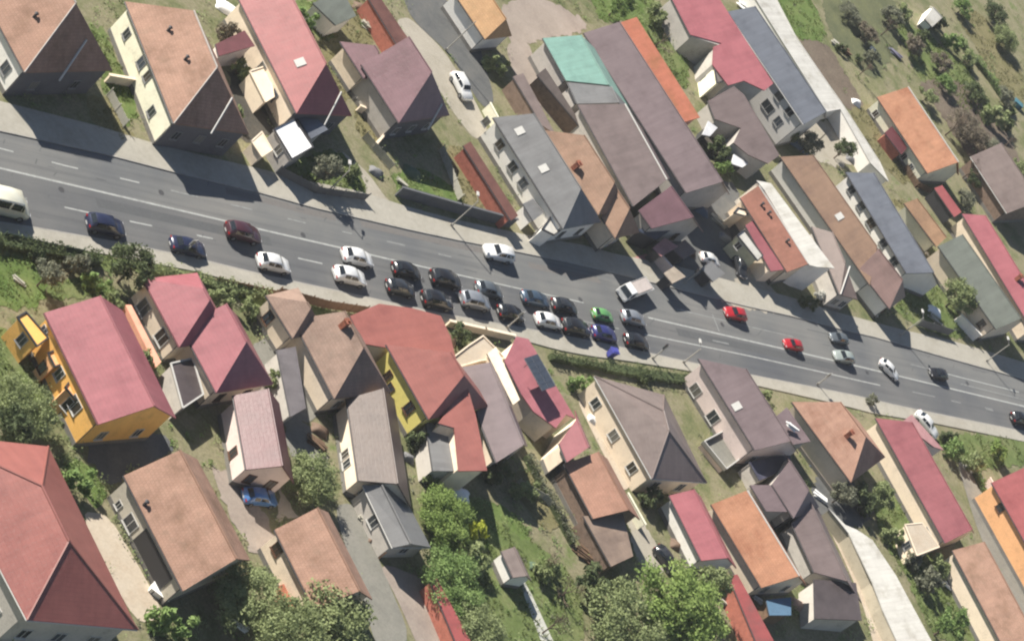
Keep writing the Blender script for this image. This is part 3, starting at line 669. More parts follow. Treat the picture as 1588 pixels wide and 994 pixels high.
patch('yard', L('n', 700, -100, 1000, -60, 1260, 150, 1390, 330, 1100, 300, 850, 200), BEIG)
patch('yard', L('i', 240, 380, 560, 380, 600, 900, 500, 983, 100, 940, 60, 740), ASP2)
patch('yard', L('i', 780, 240, 860, 270, 1040, 560, 1000, 640, 900, 560, 780, 380), DKSO)
patch('yard', L('d', 1230, 720, 1588, 700, 1700, 900, 1560, 983, 1400, 960, 1300, 850), BEIG)
patch('meadow', L('e', 90, -60, 320, -60, 430, 200, 400, 240, 240, 230), GRAS)
patch('field', L('e', 240, 235, 430, 240, 620, 560, 720, 720, 560, 650, 400, 440), DIRT)
patch('garden', L('e', 560, 640, 700, 600, 960, 960, 900, 1100, 760, 980, 620, 760), OLIV)
patch('field', L('e', 400, -60, 800, -60, 900, 200, 720, 480, 560, 360, 430, 160), soil('scrub', [(104, 112, 84), (126, 130, 98), (142, 146, 104)], .2))
patch('meadow', L('e', 820, 120, 1000, 180, 1260, 400, 1420, 660, 1330, 760, 1120, 520, 980, 480, 900, 300), GRA2)
patch('field', L('e', 950, 480, 1200, 450, 1500, 800, 1588, 983, 1300, 983, 1080, 640), DIRT)
patch('meadow', L('e', 1180, 80, 1330, 60, 1588, 420, 1588, 640, 1450, 520, 1280, 240), OLIV)
patch('garden', L('j', 760, 120, 900, 100, 960, 200, 1000, 340, 900, 180), OLIV)
patch('yard', L('j', 880, 560, 1080, 560, 1200, 700, 1330, 880, 1200, 940, 1000, 880, 820, 760), GRA2)
# south of the street
patch('lawn', L('k', -200, -20, 180, -20, 290, 200, 200, 300, 0, 300, -200, 260), GRAS)
patch('verge', [(-100, 345), (60, 379), (180, 400), (300, 424), (420, 453), (520, 480), (500, 500), (380, 470), (230, 425), (100, 410), (-100, 380)], GRA2)
patch('garden', L('k', 270, 130, 640, 100, 760, 330, 760, 560, 900, 760, 860, 800, 690, 450, 560, 220, 300, 260), GRA2)
patch('garden', L('k', -60, 420, 60, 400, 240, 720, 340, 980, 0, 1000, -60, 800), GRA2)
patch('lawn', L('p', 370, 260, 480, 230, 600, 380, 640, 430, 560, 520, 460, 400), GRAS)
patch('path', L('q', 460, 220, 640, 240, 900, 700, 960, 840, 830, 880, 740, 780), CREM)
patch('yard', L('p', 560, 60, 900, 60, 1060, 170, 740, 320, 640, 400, 500, 230), ASP2)
patch('yard', L('p', 1230, 260, 1350, 330, 1560, 560, 1640, 720, 1500, 800, 1400, 680, 1280, 420), ROSC)
patch('verge', L('p', 1160, 360, 1230, 380, 1440, 800, 1460, 960, 1380, 940, 1300, 700), OLIV)
patch('yard', L('k', 1280, 760, 1500, 560, 1640, 700, 1588, 900, 1440, 900), ROSC)
patch('yard', L('l', 320, 480, 560, 480, 760, 900, 620, 983, 460, 900, 420, 680), GRYC)
patch('yard', L('r', 420, 170, 560, 180, 720, 420, 700, 520, 500, 420), GRYC)
patch('driveway', L('s', 740, 190, 860, 170, 1000, 480, 1210, 983, 1010, 1060, 900, 700), GRYC)
patch('driveway', L('s', 1000, 510, 1330, 640, 1480, 1060, 1260, 1060, 1130, 760), ROSC)
patch('lawn', L('t', 60, 640, 400, 640, 640, 760, 700, 983, 560, 1300, 300, 1400, 100, 983), GRAS)
patch('garden', L('t', 560, 520, 700, 480, 860, 780, 800, 860, 660, 700), OLIV)
patch('garden', L('w', 420, 420, 560, 330, 860, 500, 1000, 760, 1000, 1060, 520, 1060, 380, 700), GRA2)
patch('path', L('w', 625, 640, 660, 630, 860, 1060, 780, 1060), WHTC, smooth=1)
patch('yard', L('w', 1240, 240, 1340, 240, 1500, 560, 1400, 640, 1330, 560), BEIG)
patch('terrace', L('t', 950, 60, 1070, 20, 1180, 220, 1300, 560, 1230, 620, 1100, 360), CREM)
patch('yard', L('x', 1180, 760, 1350, 560, 1440, 720, 1588, 900, 1480, 983, 1300, 983), ASP2)
patch('garden', L('z', 700, 60, 860, 20, 960, 200, 900, 300, 1060, 470, 1240, 800, 1360, 983, 1060, 983, 880, 560, 730, 360), GRA2)
patch('alley', L('z', 1180, -100, 1300, -60, 1588, 420, 1700, 720, 1588, 983, 1500, 700, 1330, 380), GRYC)
patch('alley', L('z', 1330, 60, 1390, 60, 1640, 520, 1600, 600), BEIG)
patch('garden', L('o', 1060, 800, 1588, 820, 1640, 983, 1300, 1020, 1120, 930), GRA2)

patch('driveway', L('n', 425, 10, 470, 130, 620, 150, 660, 110, 560, -30), soil('pink_paving', [(214, 150, 150), (228, 170, 168)], .3))
patch('yard', L('s', 412, 280, 432, 85, 525, 250), CREM, smooth=0)  # cream ground patch added in place of a neighbour's sunlit gable top

def inside(p, q_):
    c = False; j = len(q_) - 1
    for i in range(len(q_)):
        a, b = q_[i], q_[j]
        if (a.y > p.y) != (b.y > p.y) and p.x < (b.x - a.x) * (p.y - a.y) / (b.y - a.y) + a.x: c = not c
        j = i
    return c
def tufts(label, matname, mat, dens, hmin, hmax):
    r = random.Random(5); v = []; f = []
    for nm, mn, q_ in GPOLY:
        if mn != matname: continue
        x0, x1 = min(a.x for a in q_), max(a.x for a in q_); y0, y1 = min(a.y for a in q_), max(a.y for a in q_)
        q2 = q_[::3] if len(q_) > 60 else q_
        for _ in range(int((x1 - x0) * (y1 - y0) * dens)):
            p = Vector((r.uniform(x0, x1), r.uniform(y0, y1), 0))
            if noise.noise(p * .35) < -.12 or not inside(p, q2): continue
            for _ in range(3):
                a = r.uniform(0, 6.28); d = Vector((math.cos(a), math.sin(a), 0)) * r.uniform(.05, .11); t = Vector((r.uniform(-.18, .18), r.uniform(-.18, .18), r.uniform(hmin, hmax)))
                o = p + Vector((r.uniform(-.2, .2), r.uniform(-.2, .2), 0)); k = len(v); v += [o - d, o + d, o + t]; f.append((k, k + 1, k + 2))
    me = bpy.data.meshes.new('grass'); me.from_pydata(v, [], f); me.materials.append(mat)
    o = bpy.data.objects.new('grass', me); C.objects.link(o); return tag(o, label, 'grass', kind='stuff')

MANH = paint('cast_iron', (92, 92, 94), var=.1, rough=.6)
for x, f_ in ((95, .3), (250, .75), (470, .25), (655, .7), (900, .15), (1120, .7), (1345, .3), (1500, .7)):
    y = interp(CEN, x) * (1 - f_) + interp(LS if x % 2 else LN, x) * f_
    p_ = P((x, y)); b_ = MB(); b_.tube(p_ + Z * .002, p_ + Z * .012, .36, .36, 14); b_.build('manhole_cover', MANH, road)
for i in range(70):                       # patched seams and cracks across the lanes
    x = rnd.uniform(0, 1588); f_ = rnd.random(); y = interp(TOPE, x) * (1 - f_) + interp(BOTE, x) * f_
    q0 = (x, y); a_ = rnd.choice(((18, 4.6), (30, 7), (-3, 9), (6, -7), (12, 3))); k_ = rnd.uniform(.4, 1.2)
    stroke(q0, (x + a_[0] * k_, y + a_[1] * k_), rnd.uniform(.05, .14), soil('crack_seal', [(112, 114, 116), (124, 125, 126)], .5, grain=.3), 'crack_seal')
# ------------------------------------------------------------------ buildings north of the street, from the left
house('tan tiled corner house with shaded street hip, at the top left corner', L('a', -170, -160)[0], ('a', 145, 425), ('a', 280, -290), ('a', 440, 20), TAN, W_WHITE, he=4.4, hip2=True,
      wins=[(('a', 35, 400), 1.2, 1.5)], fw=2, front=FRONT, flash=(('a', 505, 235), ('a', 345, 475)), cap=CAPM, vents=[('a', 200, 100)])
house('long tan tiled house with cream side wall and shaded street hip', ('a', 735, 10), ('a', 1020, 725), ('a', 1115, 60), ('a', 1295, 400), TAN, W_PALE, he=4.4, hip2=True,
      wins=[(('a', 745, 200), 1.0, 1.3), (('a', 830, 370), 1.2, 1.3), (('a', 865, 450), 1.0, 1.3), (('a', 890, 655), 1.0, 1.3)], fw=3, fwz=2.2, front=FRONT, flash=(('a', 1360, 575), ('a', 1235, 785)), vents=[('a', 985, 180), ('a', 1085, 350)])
lean('pale projecting bay with tan roof on the cream side wall of the long tiled house', ('a', 850, 330), ('a', 925, 490), ('a', 905, 325), ('a', 975, 465), TAN, W_PALE, he=3.6, pitch=15, name='bay', cat='bay', wins=[(('a', 865, 450),)])
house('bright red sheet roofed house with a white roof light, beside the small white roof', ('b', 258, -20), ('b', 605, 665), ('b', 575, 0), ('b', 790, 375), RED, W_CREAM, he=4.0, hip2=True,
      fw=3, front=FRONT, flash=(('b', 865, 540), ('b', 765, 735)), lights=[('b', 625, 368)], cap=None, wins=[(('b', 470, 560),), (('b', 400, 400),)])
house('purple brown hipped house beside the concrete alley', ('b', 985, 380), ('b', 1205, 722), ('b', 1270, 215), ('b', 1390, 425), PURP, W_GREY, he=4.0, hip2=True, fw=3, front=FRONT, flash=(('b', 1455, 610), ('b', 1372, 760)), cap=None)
house('small purple brown wing with a pointed roof left of the alley house', ('b', 860, 245), ('b', 1000, 462), ('b', 1040, 270), ('b', 1110, 305), PURP, W_CREAM, he=3.4, hip2=True, cap=None, name='house_wing', cat='wing')
lean('grey green flat shed roof behind the red house', ('b', 700, 20), ('b', 835, 150), ('b', 870, -60), ('b', 955, 95), GREN, W_WHITE, he=2.6, pitch=12)
flatroof('small building with a bright white flat roof beside the red roofed house', L('b', 470, 760, 575, 935, 700, 865, 590, 700), 3.0, WHT2, W_GREY, wins=[(('b', 500, 880), 1.0, 1.2)], edge=DARKM)
lean('grey slate porch roof wedged behind the bright white flat roof', ('b', 610, 690), ('b', 690, 815), ('b', 730, 700), ('b', 790, 760), SLAT, W_GREY, he=2.7, pitch=14)
lean('small dusty maroon shed between the tan and the red roofs', ('b', 130, 260), ('b', 150, 330), ('b', 300, 180), ('b', 360, 270), MARN, W_PINK, he=2.4, pitch=14)
house('orange tan roofed house at the top edge with a rounded end above the alley', ('c', 380, -60), ('c', 575, 232), ('c', 590, -60), ('c', 692, 115), roofmat('amber_tiles', (236, 190, 142), 'tile', (220, 172, 124)), W_WHITE, he=3.2, hip2=True, cap=None)
house('grey sheet roofed house with a white many windowed side wall in the middle', ('h', 245, 85), ('h', 655, 738), ('h', 500, 60), ('h', 742, 505), GREY, W_WHITE, he=3.8, hip2=True, pitch=34,
      wins=[(('h', 285, 245), 1.2, 1.3), (('h', 360, 375), 1.3, 1.3), (('h', 420, 470), 1.2, 1.3), (('h', 205, 110), 1.0, 1.2)], fw=2, cap=None, lights=[('h', 400, 165), ('h', 540, 385)])
flatroof('small bright white porch roof at the street corner of the grey roofed house', L('h', 530, 740, 600, 775, 655, 735, 590, 655), 2.8, WHTR, W_WHITE, name='porch', cat='porch')
house('pale brown tiled house squeezed between the grey roof and the long brown roof', ('h', 545, 160), ('h', 862, 655), ('h', 770, 190), ('h', 965, 465), roofmat('peach_tiles', (198, 162, 138), 'tile', (180, 146, 124)), W_CREAM, he=4.4, hip2=True, cap=None, chim=[('h', 720, 380)])
house('small peach tiled street house with a diamond shaped roof slope', ('h', 880, 670), ('h', 960, 792), ('h', 968, 478), ('h', 1032, 622), MATS['peach_tiles'], W_CREAM, he=3.8, hip2=True, fw=2, cap=None)
house('long dark brown seamed roof of a workshop with a row of white ridge vents', ('c', 1120, 615), ('h', 1068, 605), ('c', 1380, 610), ('h', 1278, 450), BRWN, W_GREY, he=4.0, pitch=28, name='workshop', cat='workshop', cap=WHITE)
house('plum roofed end block of the brown workshop facing the street', ('h', 1098, 628), ('h', 1175, 735), ('h', 1292, 485), ('h', 1415, 672), roofmat('plum_roof', (138, 104, 112), 'pan', (124, 92, 98)), W_GREY, he=4.0, pitch=30, hip2=False, fw=2, cap=None, name='workshop', cat='workshop')
house('workshop with a mint green sheet roof', ('c', 915, 225), ('c', 1052, 474), ('c', 1140, 208), ('c', 1300, 500), MINT, W_GREY, he=3.8, pitch=24, name='workshop', cat='workshop', cap=None)
house('short grey metal roof joining the mint roof and the brown roof', ('c', 1060, 484), ('c', 1118, 610), ('c', 1305, 508), ('c', 1370, 606), GREY, W_GREY, he=3.8, pitch=24, name='workshop', cat='workshop', cap=None)
house('very long lilac brown roof of a barn beside the orange tile strip', ('d', 20, 195), ('h', 1378, 527), ('d', 235, 130), ('h', 1585, 462), LILC, W_GREY, he=4.2, pitch=30, name='barn', cat='barn', cap=None)
lean('narrow orange tiled roof along the back of the lilac brown barn', ('d', 215, 140), ('d', 600, 720), ('d', 330, 102), ('d', 702, 690), roofmat('bright_orange_tiles', (222, 138, 110), 'tile', (206, 140, 100)), W_SALM, he=6.0, pitch=30, name='lean_to', cat='lean-to')
lean('pink red L shaped roof above the white building', ('d', 530, 10), ('d', 650, 205), ('d', 790, -10), ('d', 1130, 490), PINK, W_GREY, he=3.6, pitch=30,
     poly=L('d', 530, -20, 645, 205, 830, 256, 782, 275, 775, 380, 868, 502, 960, 475, 1080, 532, 1132, 490, 800, -30), name='house', cat='house')
flatroof('small cream walled cottage beside the pink red roof', L('d', 770, 312, 800, 490, 860, 470, 830, 290), 3.6, paint('felt_roof', (140, 130, 124)), W_PALE, wins=[(('d', 720, 450), 0.8, 1.2)], name='cottage', cat='cottage')
lean('dark brown roof with a notched edge in front of the white building', (1098, 156), (1140, 223), (1138, 134), (1209, 241), BRWN, W_GREY, he=3.0, pitch=26, poly=[(1098, 157), (1109, 185), (1149, 199), (1138, 222), (1160, 240), (1191, 254), (1209, 241), (1154, 147), (1138, 134)], name='house', cat='house')
house('long two storey white building with slate blue roof and rows of square windows', ('d', 865, 70), ('d', 1310, 730), ('d', 1010, 40), ('d', 1455, 655), SLAT, paint('bright_white_render', (252, 248, 242), var=.04), he=6.2, pitch=34,
      wins=[(('d', 995, 250), 1.3, 1.4), (('d', 1055, 350), 1.3, 1.4), (('d', 1115, 440), 1.3, 1.4), (('d', 1190, 545), 1.4, 1.5), (('d', 1250, 637), 1.4, 1.5), (('d', 1100, 625), 2.0, 1.5), (('d', 1160, 712), 1.2, 1.4)], cap=None, trim=WHITE)
flatroof('very long narrow white roofed row beside the meadow at the top right', L('e', -40, -90, 165, 235, 430, 655, 510, 640, 690, 960, 790, 1063, 740, 950, 520, 610, 400, 440, 250, 220, 90, -90), 2.6, WHTR, W_WHITE, edge=WHITE, parapet=0.06, name='shed_row', cat='shed')
house('orange tiled house standing alone among the gardens at the right', (1360, 151), (1438.6, 269), (1409.6, 135), (1485, 252), ORNG, W_PALE, he=3.0, pitch=34, wins=[((1352, 181), .9, 1.2), ((1402, 243), 0.9, 1.2), ((1412, 259), .8, 1.1)], cap=WHITE)
lean('short maroon shed under the eave of the lone orange house', (1372, 206), (1398, 240), (1383, 196), (1408, 228), MARN, W_BRK, he=2.0, pitch=10)
house('terracotta tiled house with white ridge lines beside the long white roof', ('i', 560, 480), ('i', 835, 915), ('i', 672, 408), ('i', 955, 868), TERR, W_CREAM, he=3.6, pitch=22, cap=WHITE, vents=[('i', 680, 525), ('i', 720, 575), ('i', 828, 738)])
lean('long white sheet roof along the right side of the terracotta roof', ('i', 690, 420), ('i', 958, 872), ('i', 735, 390), ('i', 1112, 892), WHTR, W_WHITE, he=4.8, pitch=20, poly=L('i', 655, 378, 705, 440, 960, 872, 1010, 885, 1112, 892, 960, 690, 740, 395), name='house', cat='house')
lean('dusty red lower roof on the camera side of the terracotta roof', ('i', 590, 640), ('i', 740, 910), ('i', 640, 610), ('i', 815, 900), ROSE, W_CREAM, he=2.8, pitch=18, name='lean_to', cat='lean-to', wins=[(('i', 600, 780),)])
flatroof('small white walled annex with a lemon panel in the beige courtyard', L('i', 540, 700, 660, 850, 690, 820, 580, 670), 3.0, WHTR, paint('white_lemon_wall', (240, 236, 196)), wins=[(('i', 560, 750), 0.9, 1.1)])
flatroof('narrow cream walled gatehouse beside the terracotta roof', L('i', 520, 570, 590, 590, 610, 560, 545, 540), 3.0, W_CREAM, W_CREAM, name='gatehouse', cat='gatehouse')
house('long tan brown roofed house right of the white roof strip', ('i', 795, 240), ('j', 684, 612), ('i', 950, 240), ('j', 760, 375), roofmat('fawn_roof', (178, 146, 122), 'pan', (160, 130, 112), .08), W_WHITE, he=3.2, hip2=True, pitch=34, cap=None, lights=[('i', 1140, 590)])
house('pinkish brown street wing with a diamond slope below the tan brown roof', ('j', 620, 520), ('j', 800, 752), ('j', 745, 395), ('j', 868, 590), roofmat('mauve_brown_roof', (176, 146, 138), 'pan', (160, 132, 124), .08), W_WHITE, he=3.2, hip2=True, fw=2, cap=None)
house('grey brown hipped cottage left of the pinkish brown street wing', ('j', 345, 270), ('j', 508, 668), ('j', 435, 295), ('j', 568, 495), roofmat('taupe_roof', (150, 132, 124), 'pan', (136, 120, 112), .08), W_GREY, he=3.6, hip2=True, fw=2, flash=(('j', 565, 505), ('j', 510, 668)), cap=None)
house('slate blue roofed white house with a column of square windows', ('i', 1180, 330), ('j', 900, 545), ('i', 1340, 335), ('j', 1062, 540), SLAT, W_WHITE, he=3.4, pitch=34,
      wins=[(('j', 580, 55), 1.2, 1.4), (('j', 637, 150), 1.3, 1.5), (('j', 700, 245), 1.6, 1.5), (('j', 775, 360), 1.3, 1.4), (('j', 843, 462), 1.4, 1.5)], cap=None)
house('slim tan roofed shed beside the slate blue roof', ('j', 885, 135), ('j', 1075, 388), ('j', 955, 110), ('j', 1140, 330), roofmat('sand_roof', (196, 158, 126), 'tile', (178, 142, 116)), W_PALE, he=2.8, pitch=30, cap=None)
house('grey green sheet roofed building with white brackets along its far edge', ('j', 1085, 385), ('j', 1425, 872), ('j', 1215, 320), ('j', 1582, 805), GREN, W_CREAM, he=3.8, pitch=26, cap=None, wins=[(('j', 1340, 840),)])
house('long red sheet roof at the right edge behind the grey green roof', ('j', 1225, 195), ('j', 1640, 880), ('j', 1355, 205), ('j', 1760, 850), PINK, W_CREAM, he=3.6, pitch=30, cap=None, chim=[('j', 1545, 580)])
lean('small red roofed shed above the end of the long red roof', ('j', 1062, 45), ('j', 1180, 215), ('j', 1108, 28), ('j', 1222, 185), RED, MATS['dark_metal'], he=2.4, pitch=15)
house('grey brown barn roof at the upper right edge with a white eave board', (1505, 243), (1562, 331), (1552, 222), (1612, 312), BRW2, W_WOOD, he=3.2, pitch=30, cap=None, trim=WHITE, name='barn', cat='barn')
lean('dark blue grey canopy in front of the plum roofed block', ('h', 1090, 745), ('h', 1200, 800), ('h', 1190, 700), ('h', 1330, 720), roofmat('blue_canopy', (88, 100, 122), 'seam'), DARKM, he=2.6, pitch=10, name='canopy', cat='canopy')
lean('narrow maroon roof along the left wall of the many windowed grey roofed house', ('h', 70, 250), ('h', 350, 690), ('h', 112, 225), ('h', 392, 660), roofmat('rust_roof', (134, 92, 82), 'pan', (116, 78, 70)), W_BRK, he=2.2, pitch=12, name='lean_to', cat='lean-to')
lean('narrow dark red roof strip along the alley behind the purple roofs', ('b', 1020, -20), ('b', 1215, 300), ('b', 1090, -20), ('b', 1330, 330), roofmat('rust_roof', (134, 92, 82), 'pan'), W_BRK, he=2.6, pitch=14, name='lean_to', cat='lean-to')
lean('grey brown tin roof strip between the concrete path and the grey roofed house', ('c', 740, 450), ('c', 910, 735), ('c', 800, 430), ('c', 990, 790), BRW2, W_WOOD, he=2.6, pitch=12, name='lean_to', cat='lean-to')
lean('dark tin lean-to roof along the left side of the mint and brown workshops', ('c', 880, 440), ('c', 1180, 800), ('c', 930, 400), ('c', 1290, 960), roofmat('old_tin', (124, 112, 106), 'seam', (98, 88, 84)), W_WOOD, he=2.4, pitch=10, name='lean_to', cat='lean-to')
flatroof('cream veranda in the yard left of the bright red roof', L('b', 330, 420, 420, 600, 470, 570, 440, 385), 2.4, W_CREAM, W_CREAM, name='veranda', cat='veranda', parapet=.08, edge=W_CREAM)
flatroof('cream garden shed by the pavement beside the small white roof', L('b', 340, 830, 400, 920, 460, 880, 400, 775), 2.0, W_CREAM, W_CREAM, parapet=.05, edge=W_CREAM)
lean('narrow tin canopy over the entrance by the white porch roof', ('h', 420, 590), ('h', 480, 690), ('h', 480, 560), ('h', 545, 640), GREY, W_WHITE, he=2.4, pitch=10, name='canopy', cat='canopy')
lean('small white awning in the barn yard left of the notched brown roof', ('d', 715, 790), ('d', 760, 800), ('d', 750, 710), ('d', 805, 750), WHT2, DARKM, he=2.0, pitch=12, name='awning', cat='awning', inset=.5)
lean('white awning near the end of the notched brown roof', ('d', 885, 960), ('d', 950, 983), ('d', 900, 905), ('d', 985, 960), WHT2, DARKM, he=2.0, pitch=12, name='awning', cat='awning', inset=.5)
house('small white garden hut among the bare trees at the upper right', ('e', 1005, 110), ('e', 1050, 160), ('e', 1055, 45), ('e', 1110, 105), WHTR, W_WHITE, he=2.0, pitch=25, cap=None, name='hut', cat='hut', over=.15)
lean('dusty pink stall canopy between the plum roofed block and the street', ('h', 1180, 850), ('h', 1230, 900), ('h', 1250, 790), ('h', 1330, 840), roofmat('pale_red_canopy', (214, 158, 154), 'seam'), DARKM, he=2.2, pitch=8, name='canopy', cat='canopy', inset=.6)
lean('brown stall canopy beside the white car on the beige court', ('h', 1290, 850), ('h', 1360, 915), ('h', 1370, 800), ('h', 1440, 870), roofmat('brown_canopy', (150, 122, 112), 'seam'), DARKM, he=2.2, pitch=8, name='canopy', cat='canopy', inset=.6)
lean('pale awning along the upper pavement by the truck', ('n', 640, 90), ('n', 690, 150), ('n', 700, 50), ('n', 770, 110), roofmat('cream_canopy', (222, 206, 186), 'seam'), DARKM, he=2.2, pitch=8, name='awning', cat='awning', inset=.6)
lean('grey awning on the front of the beige court behind the parked red car', ('n', 860, 60), ('n', 930, 140), ('n', 920, 20), ('n', 1000, 90), GREY, DARKM, he=2.2, pitch=8, name='awning', cat='awning', inset=.6)
# ------------------------------------------------------------------ buildings south of the street, from the left
house('orange walled house with a rose red roof and white gable boards', (69, 485), (153, 658), (153, 459), (242, 629), PINK, W_ORG, he=4.6, pitch=30, cap=None, trim=MARN,
      wins=[(('k', 440, 860), 1.6, 1.5), (('k', 350, 680), 1.0, 1.4), (('k', 255, 430), .9, 1.2)], fw=2)
flatroof('bright orange bay on the wall of the rose red roofed house, upper one', L('k', 100, 350, 215, 520, 280, 470, 150, 320), 3.2, W_ORG, W_ORG, name='bay', cat='bay', wins=[(('k', 130, 480), 1.0, 1.4)])
flatroof('apricot bay on the wall of the rose red roofed house, middle one', L('k', 280, 560, 320, 640, 370, 620, 330, 540), 3.0, W_ORG2, W_ORG2, name='bay', cat='bay', wins=[(('k', 250, 640), .9, 1.3)])
flatroof('apricot porch with a dark opening on the lower wall of the orange house', L('k', 380, 760, 440, 830, 470, 790, 410, 720), 3.0, W_ORG2, W_ORG2, name='porch', cat='porch', wins=[(('k', 420, 860), 1.4, 1.6)])
hipped('large hipped house with a dusty red roof in the bottom left corner', [(-110, 672), (75, 692), (214, 976), (42, 961)], [(65, 753), (107, 839)], BRKR, W_GREY, 5.2, 8.6, over=0.6)
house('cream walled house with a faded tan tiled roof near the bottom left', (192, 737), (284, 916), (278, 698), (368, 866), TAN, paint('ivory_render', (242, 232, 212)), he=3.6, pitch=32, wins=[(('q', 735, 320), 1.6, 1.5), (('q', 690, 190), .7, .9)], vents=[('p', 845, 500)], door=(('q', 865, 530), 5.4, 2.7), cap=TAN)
house('tan tiled house near the bottom with an orange patio beside it', (426, 821), (487, 943), (492, 787), (558, 916), TAN, W_CREAM, he=3.6, pitch=32, cap=TAN, wins=[(('s', 420, 440), 1.2, 1.4)])
flatroof('small orange tiled patio roof on the left of the bottom tan house', L('s', 420, 660, 470, 790, 600, 800, 520, 620), 1.2, roofmat('coral_tiles', (226, 142, 112), 'tile', (206, 124, 96)), W_SALM, parapet=0)
house('main block of the rose red hipped house with a dark street corner', ('k', 1060, 395), ('k', 1268, 790), ('k', 1330, 268), ('k', 1442, 492), PINK, W_CREAM, he=3.6, hip2=True, pitch=36, cap=None, fw=2)
house('pyramid roofed wing of the rose red house with two windows in a cream wall', ('k', 838, 122), ('k', 1052, 522), ('k', 1180, 180), ('k', 1245, 245), PINK, W_CREAM, he=3.5, hip1=True, hip2=True, pitch=38, cap=None,
      wins=[(('k', 845, 290), 1.5, 1.7), (('k', 950, 465), 1.5, 1.7)], trim=MARN)
lean('salmon terrace wall below the windows of the rose red wing', ('k', 735, 275), ('k', 915, 640), ('k', 770, 275), ('k', 945, 610), W_SALM, W_SALM, he=1.5, pitch=5, name='terrace_wall', cat='wall', trim=False, inset=0.05)
house('long dusty red roof of the rear wing above the blue car', (362, 613), (382, 728), (417, 603), (437, 722), roofmat('deep_rose_roof', (164, 84, 94), 'pan', (150, 74, 84), .06, alb=.25), W_PINK, he=3.3, pitch=34, cap=None, wins=[(('r', 160, 385), 1.0, 1.3)], fw=2)
flatroof('dark flat garage roof in the yard of the rose red house', L('k', 1000, 620, 1070, 880, 1190, 800, 1130, 590), 2.4, DKBR, W_GREY, name='garage', cat='garage', parapet=.1, edge=WHITE)
house('main block of the brown tiled twin house with a grey brown street hip', ('l', 585, 360), ('l', 826, 826), ('l', 880, 312), ('l', 1005, 525), TAN2, W_CREAM, he=3.6, hip2=True, pitch=36, cap=None, fw=2, chim=[('l', 872, 402)])
house('pyramid roofed wing of the brown tiled twin house', ('l', 425, 220), ('l', 582, 472), ('l', 655, 262), ('l', 700, 292), TAN2, W_CREAM, he=3.4, hip1=True, hip2=True, pitch=38, cap=None, wins=[(('l', 440, 350), 1.1, 1.6)])
house('long brown roof of the rear wing behind the yellow house', (538, 618), (556, 745), (588, 600), (623, 752), roofmat('umber_roof', (146, 126, 116), 'pan', (132, 112, 104), .06, alb=.34), W_CREAM, he=3.0, pitch=32, cap=None, wins=[(('r', 785, 420), 1.0, 1.3), (('r', 825, 450), 1.0, 1.3)], fw=2)
lean('grey tin roofed yard building left of the brown rear wing', ('l', 490, 540), ('l', 570, 930), ('l', 600, 520), ('l', 660, 880), roofmat('dull_tin', (134, 128, 130), 'seam'), W_GREY, he=2.4, pitch=12)
house('lemon yellow house with a brick red roof and paired windows', (599, 534), (665, 650), (705, 545), (714, 583), BRKR, W_YEL, he=4.3, hip2=True, pitch=33, cap=None, wins=[(('l', 1140, 690), .8, 1.4), (('l', 1265, 880), 1.1, 1.5), (('l', 1110, 800), 1.0, 1.6)])
lean('broad brick red front roof of the yellow house towards the street', (545, 490), (566, 534), (676, 484), (704, 541), BRKR, W_CREAM, he=3.2, pitch=18, poly=[(543, 490), (564, 533), (604, 540), (708, 560), (699, 523), (684, 490), (640, 478), (588, 471)], name='house', cat='house')
lean('brick red ribbed lower roof running down from the yellow house', ('t', 150, 212), ('t', 285, 492), ('t', 310, 0), ('t', 437, 490), BRKR, W_CREAM, he=4.2, pitch=25, poly=L('t', 150, 212, 245, 240, 270, 492, 437, 490, 370, 165, 315, -20), name='house', cat='house')
lean('grey sheet roofed annex beside the ribbed brick red roof', ('t', 78, 205), ('t', 120, 492), ('t', 225, 235), ('t', 285, 492), GREY, W_GREY, he=2.6, pitch=18)
house('long purple grey roof between the yellow house and the solar panel house', (711, 570), (770, 717), (743, 560), (829, 691), LILC, W_CREAM, he=3.6, pitch=32, cap=None, fw=2)
lean('rose red house roof carrying the dark solar panel', (782, 559), (862, 661), (819, 526), (889, 637), roofmat('faded_rose_roof', (196, 124, 132), 'pan', (184, 112, 120), .06, alb=.62), W_CREAM, he=3.6, pitch=28, poly=[('m', 690, 605), ('m', 790, 800), ('m', 860, 900), ('t', 840, 240), ('t', 900, 160), ('t', 955, 185), ('m', 1100, 930), ('m', 985, 740), ('m', 870, 540), ('m', 830, 475), ('m', 762, 460)], name='house', cat='house')
house('small rose red diamond roof at the rear of the solar panel house', ('t', 860, 330), ('t', 905, 440), ('t', 945, 185), ('t', 1050, 355), ROSE, W_CREAM, he=3.8, pitch=34, cap=None)
lean('cream two storey side wall with a strip of windows by the solar panel house', ('m', 590, 560), ('m', 740, 860), ('m', 640, 520), ('m', 780, 830), W_CREAM, W_CREAM, he=3.8, pitch=4, name='wing', cat='wing', wins=[(('m', 600, 650), 0.9, 1.2), (('m', 635, 710), 0.9, 1.2), (('m', 665, 760), .9, 1.2), (('m', 700, 815), .9, 1.2)])
flatroof('cream walled garage with a tan roof right of the brick red front roof', L('m', 380, 590, 420, 640, 540, 605, 690, 590, 560, 460, 470, 520), 3.0, CREM, W_CREAM, name='garage', cat='garage', parapet=.15, edge=W_CREAM)
house('tan tiled shed roof behind the solar panel house', (875, 719), (920, 804), (931, 700), (972, 791), roofmat('rosy_tan_tiles', (206, 158, 136), 'tile', (186, 146, 124)), W_WOOD, he=3.0, pitch=28, cap=None, name='barn', cat='barn')
lean('old grey brown barn roof below the rosy tan roof', (905, 800), (948, 878), (966, 796), (982, 862), roofmat('old_plank_roof', (176, 154, 138), 'seam', (152, 132, 120)), W_WOOD, he=2.4, pitch=12, name='barn', cat='barn')
